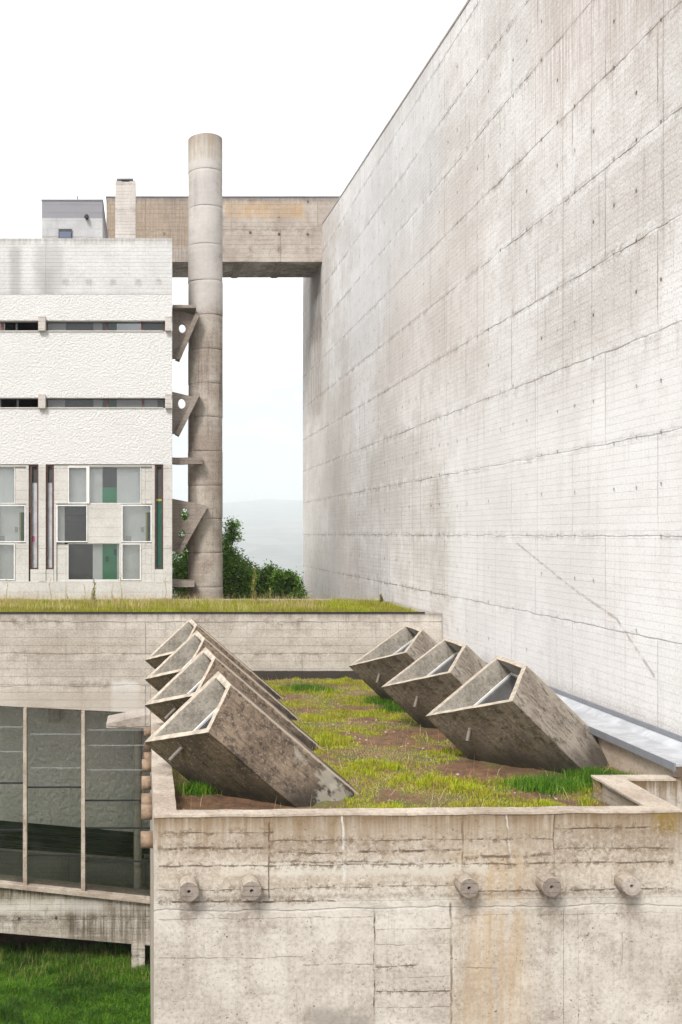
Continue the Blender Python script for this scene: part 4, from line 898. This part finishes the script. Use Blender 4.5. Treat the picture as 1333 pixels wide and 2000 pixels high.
# ------------------------------------------------------------------ TREES
def tree(name, label, base, blobs, nleaf, mat, seed, ls=.13):
    """blobs: (centre, radii) of the crown; leaves cluster on twigs spread through the volume"""
    rn = np.random.RandomState(seed); rr = random.Random(seed)
    T = Thing(name, label, 'tree', base, 'trees rising behind the gallery roof')
    mb = MB(); b = Vector(base); topc = Vector(blobs[0][0])
    pts = [b, b.lerp(topc, .35)+Vector((rr.uniform(-.3,.3), 0, 0)), b.lerp(topc, .7)+Vector((rr.uniform(-.3,.3), 0, 0)), topc]
    rad = [.24, .18, .13, .06]
    for i in range(3): mb.tube(pts[i], pts[i+1], rad[i], rad[i+1], n=10, cap=(i == 0))
    tw = []
    for c, r in blobs:
        c = Vector(c); st_ = pts[2] if c.z > pts[2].z else pts[1]
        mb.tube(st_, c, .08, .03, n=7)
        for _ in range(max(6, int(9*r[0]))):
            dd = Vector((rr.gauss(0, 1), rr.gauss(0, 1), rr.gauss(0, 1))).normalized(); e = c+Vector((dd.x*r[0], dd.y*r[1], dd.z*r[2]))*rr.uniform(.55, 1.0)
            mb.tube(c, e, .03, .008, n=5); tw.append((c, e))
    T.part('trunk', mb, M['bark'])
    vol = np.array([r[0]*r[1]*r[2] for _, r in blobs]) + .08; pr_ = vol/vol.sum()
    cen = []
    for (c, r), q_ in zip(blobs, pr_):
        nc = max(10, int(q_*nleaf/30)); d = rn.normal(0, 1, (nc, 3)); d /= np.linalg.norm(d, axis=1)[:, None]
        rad_ = rn.uniform(.35, 1.0, nc)**.5; lump = np.array([1+.28*mnoise.noise(Vector(k)*1.9+Vector((seed, 0, 0))) for k in d])
        cen.append(np.array(c)+d*np.array(r)*(rad_*lump)[:, None])
    cen = np.concatenate(cen); idx = rn.randint(0, len(cen), nleaf)
    pos = cen[idx] + rn.normal(0, .17, (nleaf, 3))*np.array([1, 1, .8])
    nrm = rn.normal(0, 1, (nleaf, 3)); nrm[:, 2] = np.abs(nrm[:, 2])+.5; nrm /= np.linalg.norm(nrm, axis=1)[:, None]
    t1 = np.cross(nrm, rn.normal(0, 1, (nleaf, 3))); t1 /= np.linalg.norm(t1, axis=1)[:, None]; t2 = np.cross(nrm, t1)
    L = (ls*rn.uniform(.6, 1.25, nleaf))[:, None]
    co = np.stack([pos-t1*L*.55, pos+t2*L*.30-nrm*L*.08, pos+t1*L*.6, pos-t2*L*.30-nrm*L*.08], 1).reshape(-1, 3)
    me = bpy.data.meshes.new('crown'); k = np.arange(nleaf*4)
    me.vertices.add(nleaf*4); me.vertices.foreach_set('co', co.ravel().astype(np.float32)); me.loops.add(nleaf*4); me.loops.foreach_set('vertex_index', k.astype(np.int32))
    me.polygons.add(nleaf); me.polygons.foreach_set('loop_start', (np.arange(nleaf)*4).astype(np.int32)); me.update(calc_edges=True); me.materials.append(mat)
    o = bpy.data.objects.new('crown', me); C.objects.link(o); o.parent = T.o; o.location = -T.base
YT = 47.0
def bl(x, y, r, Y=YT, ry=None, rz=None): p = P(x, y, Y); q_ = r*Y/F; return ((p.x, p.y, p.z), (q_, ry or q_, rz*Y/F if rz else q_))
tree('broadleaf_tree', 'dark green tree with a loose top sprig, partly hidden by the round tower', (P(400, 1100, YT).x, YT, -12.0),
     [bl(400, 1130, 58), bl(440, 1085, 22), bl(443, 1055, 10), bl(458, 1045, 9, rz=9), bl(454, 1027, 7, rz=13), bl(350, 1105, 34), bl(345, 1150, 30), bl(455, 1115, 30), bl(470, 1140, 30), bl(430, 1165, 40), bl(360, 1020, 18), bl(356, 1052, 16), bl(388, 1060, 22)], 34000, M['leaf'], 1, .12)
tree('broadleaf_tree', 'medium green tree, lower than the tower-side tree and left of the last one', (P(505, 1150, 49).x, 49, -12.0),
     [bl(505, 1150, 32, 49), bl(490, 1118, 16, 49), bl(526, 1135, 18, 49), bl(486, 1160, 26, 49), bl(520, 1180, 34, 49), bl(471, 1105, 11, 49), bl(528, 1114, 6, 49)], 15000, M['leaf2'], 2, .12)
tree('broadleaf_tree', 'rounded low tree nearest the far end of the church wall', (P(560, 1150, 46).x, 46, -12.0),
     [bl(560, 1146, 20, 46), bl(548, 1128, 9, 46), bl(568, 1133, 11, 46), bl(575, 1152, 12, 46), bl(548, 1168, 22, 46), bl(566, 1175, 20, 46)], 9000, M['leaf'], 3, .12)
# bushes down the slope for the gap beneath the crowns
tree('shrub', 'small yellow-green bush at the foot of the church wall end', (P(592, 1190, 44).x-.25, 44, -12.0), [bl(578, 1176, 14, 44), bl(586, 1170, 8, 44)], 1500, M['leaf2'], 4, .10)

# weeds on the gallery roof: tall stalks
def weed(x, ytop, Y, kind, label):
    b = P(x, 1042, Y); z0 = -2.19; zt_ = (PY-ytop)/F*Y; h = zt_-z0; rr = random.Random(int(x*7))
    root = empty('tall_weed', label, 'weed', (b.x, Y, z0), 'tall weeds on the gallery roof')
    st_ = MB(); pts = [Vector((.03*h*math.sin(i*1.1+x), .02*math.cos(i), h*i/8)) for i in range(9)]
    for i in range(8): st_.tube(pts[i], pts[i+1], .010*(1-i/9)+.003, .010*(1-(i+1)/9)+.003, n=5, cap=False)
    st_.build('stem', M['weed']).parent = root
    lf = MB()
    nl = {'spike': 150, 'sparse': 26}[kind]
    for i in range(nl):
        f = rr.uniform(.1, 1) if kind == 'sparse' else rr.uniform(.05, 1)
        c = pts[min(7, int(f*8))].lerp(pts[min(8, int(f*8)+1)], f*8 % 1); a = rr.uniform(0, 6.28); l = (.05+.08*(1-f)) if kind == 'spike' else .06
        d = Vector((math.cos(a), math.sin(a), rr.uniform(.1, .8)))*l; w_ = Vector((-math.sin(a), math.cos(a), 0))*l*.22
        lf.face([c, c+d*.5+w_, c+d, c+d*.5-w_])
    lf.build('leaves', M['weed'] if kind == 'spike' else M['straw']).parent = root
for x, yt, Y, kd, lb in ((497, 1108, 31.5, 'spike', 'tallest leafy weed spike, in front of the trees right of the tower'), (237, 1122, 31.8, 'sparse', 'thin weed below the door-like green panel of the glazed floor'),
                         (184, 1130, 31.5, 'spike', 'leafy weed under the dark lower window'), (99, 1128, 31.0, 'sparse', 'thin dry weed in front of the concrete pier'), (14, 1131, 31.2, 'sparse', 'thin dry weed near the left picture edge'),
                         (131, 1138, 30.6, 'sparse', 'short dry weed left of the dark lower window'), (220, 1137, 31.4, 'sparse', 'short weed between two taller ones below the green door'), (324, 1128, 31.7, 'sparse', 'thin weed at the right corner of the white building'),
                         (166, 1142, 30.9, 'sparse', 'short dry weed below the first white mullion'), (528, 1150, 31, 'sparse', 'short reddish weed before the middle tree'), (745, 1160, 31.5, 'spike', 'low bushy weed against the church wall')):
    weed(x, yt, Y, kd, lb)

# ------------------------------------------------------------------ HAZE
s = NT('haze_air'); s.t.nodes.clear()
o_ = s.n('ShaderNodeOutputMaterial'); v_ = s.n('ShaderNodeVolumePrincipled'); s.l(v_.outputs[0], o_.inputs['Volume'])
v_.inputs['Color'].default_value = (.91, .945, .97, 1); v_.inputs['Density'].default_value = 3.0e-4; v_.inputs['Anisotropy'].default_value = .2
hz_ = MB().box(-9300, 9300, -9300, 10400, -260, 520).build('haze', s.m); hz_['kind'] = 'stuff'
tag(hz_, 'pale blue haze over the distant valley and hills', 'haze')

# ------------------------------------------------------------------ LIGHT, SKY, CAMERA
sc = bpy.context.scene
SUN = Vector((-.40, -.68, .75)).normalized()
W = bpy.data.worlds.new('World'); sc.world = W; W.use_nodes = True; t_ = W.node_tree; t_.nodes.clear()
out = t_.nodes.new('ShaderNodeOutputWorld'); bg = t_.nodes.new('ShaderNodeBackground'); sky = t_.nodes.new('ShaderNodeTexSky')
sky.sky_type = 'NISHITA'; sky.sun_disc = False; sky.sun_elevation = math.asin(SUN.z); sky.sun_rotation = math.atan2(SUN.x, SUN.y); sky.air_density = 1.0; sky.dust_density = 3.0
tc = t_.nodes.new('ShaderNodeTexCoord'); mp = t_.nodes.new('ShaderNodeMapping'); mp.inputs['Scale'].default_value = (1, 1, 2.6)
nz = t_.nodes.new('ShaderNodeTexNoise'); nz.inputs['Scale'].default_value = 2.3; nz.inputs['Detail'].default_value = 7; nz.inputs['Roughness'].default_value = .55; nz.inputs['Distortion'].default_value = .4
cr = t_.nodes.new('ShaderNodeValToRGB'); cr.color_ramp.elements[0].position = .41; cr.color_ramp.elements[0].color = (4.0, 4.06, 4.15, 1); cr.color_ramp.elements[1].position = .59; cr.color_ramp.elements[1].color = (10.6, 10.6, 10.6, 1)
mx = t_.nodes.new('ShaderNodeMix'); mx.data_type = 'RGBA'; mx.inputs[0].default_value = .93
L_ = t_.links.new
L_(tc.outputs['Generated'], mp.inputs[0]); L_(mp.outputs[0], nz.inputs['Vector']); L_(nz.outputs['Fac'], cr.inputs[0]); L_(sky.outputs[0], mx.inputs[6]); L_(cr.outputs[0], mx.inputs[7]); L_(mx.outputs[2], bg.inputs[0]); L_(bg.outputs[0], out.inputs[0])
bg.inputs[1].default_value = .1
sd = bpy.data.lights.new('Sun', 'SUN'); sd.energy = 2.2; sd.angle = math.radians(16); sd.color = (1, .965, .92)
so_ = bpy.data.objects.new('Sun', sd); C.objects.link(so_); so_.rotation_euler = (-SUN).to_track_quat('-Z', 'Y').to_euler()
cam = bpy.data.cameras.new('Camera'); co_ = bpy.data.objects.new('Camera', cam); C.objects.link(co_)
cam.sensor_fit = 'VERTICAL'; cam.sensor_height = 36; cam.sensor_width = 24; cam.lens = 36*F/2000
cam.shift_x = (666.5-PX)/2000; cam.shift_y = (PY-1000)/2000
co_.location = (0, 0, 0); co_.rotation_euler = (math.pi/2, 0, 0); cam.clip_end = 30000; cam.clip_start = .1
sc.camera = co_
sc.view_settings.view_transform = 'Standard'; sc.view_settings.look = 'None'; sc.view_settings.gamma = 1; sc.view_settings.exposure = 1.1
sc.render.engine = 'CYCLES'; sc.cycles.max_bounces = 5; sc.cycles.volume_bounces = 1; sc.cycles.transparent_max_bounces = 12
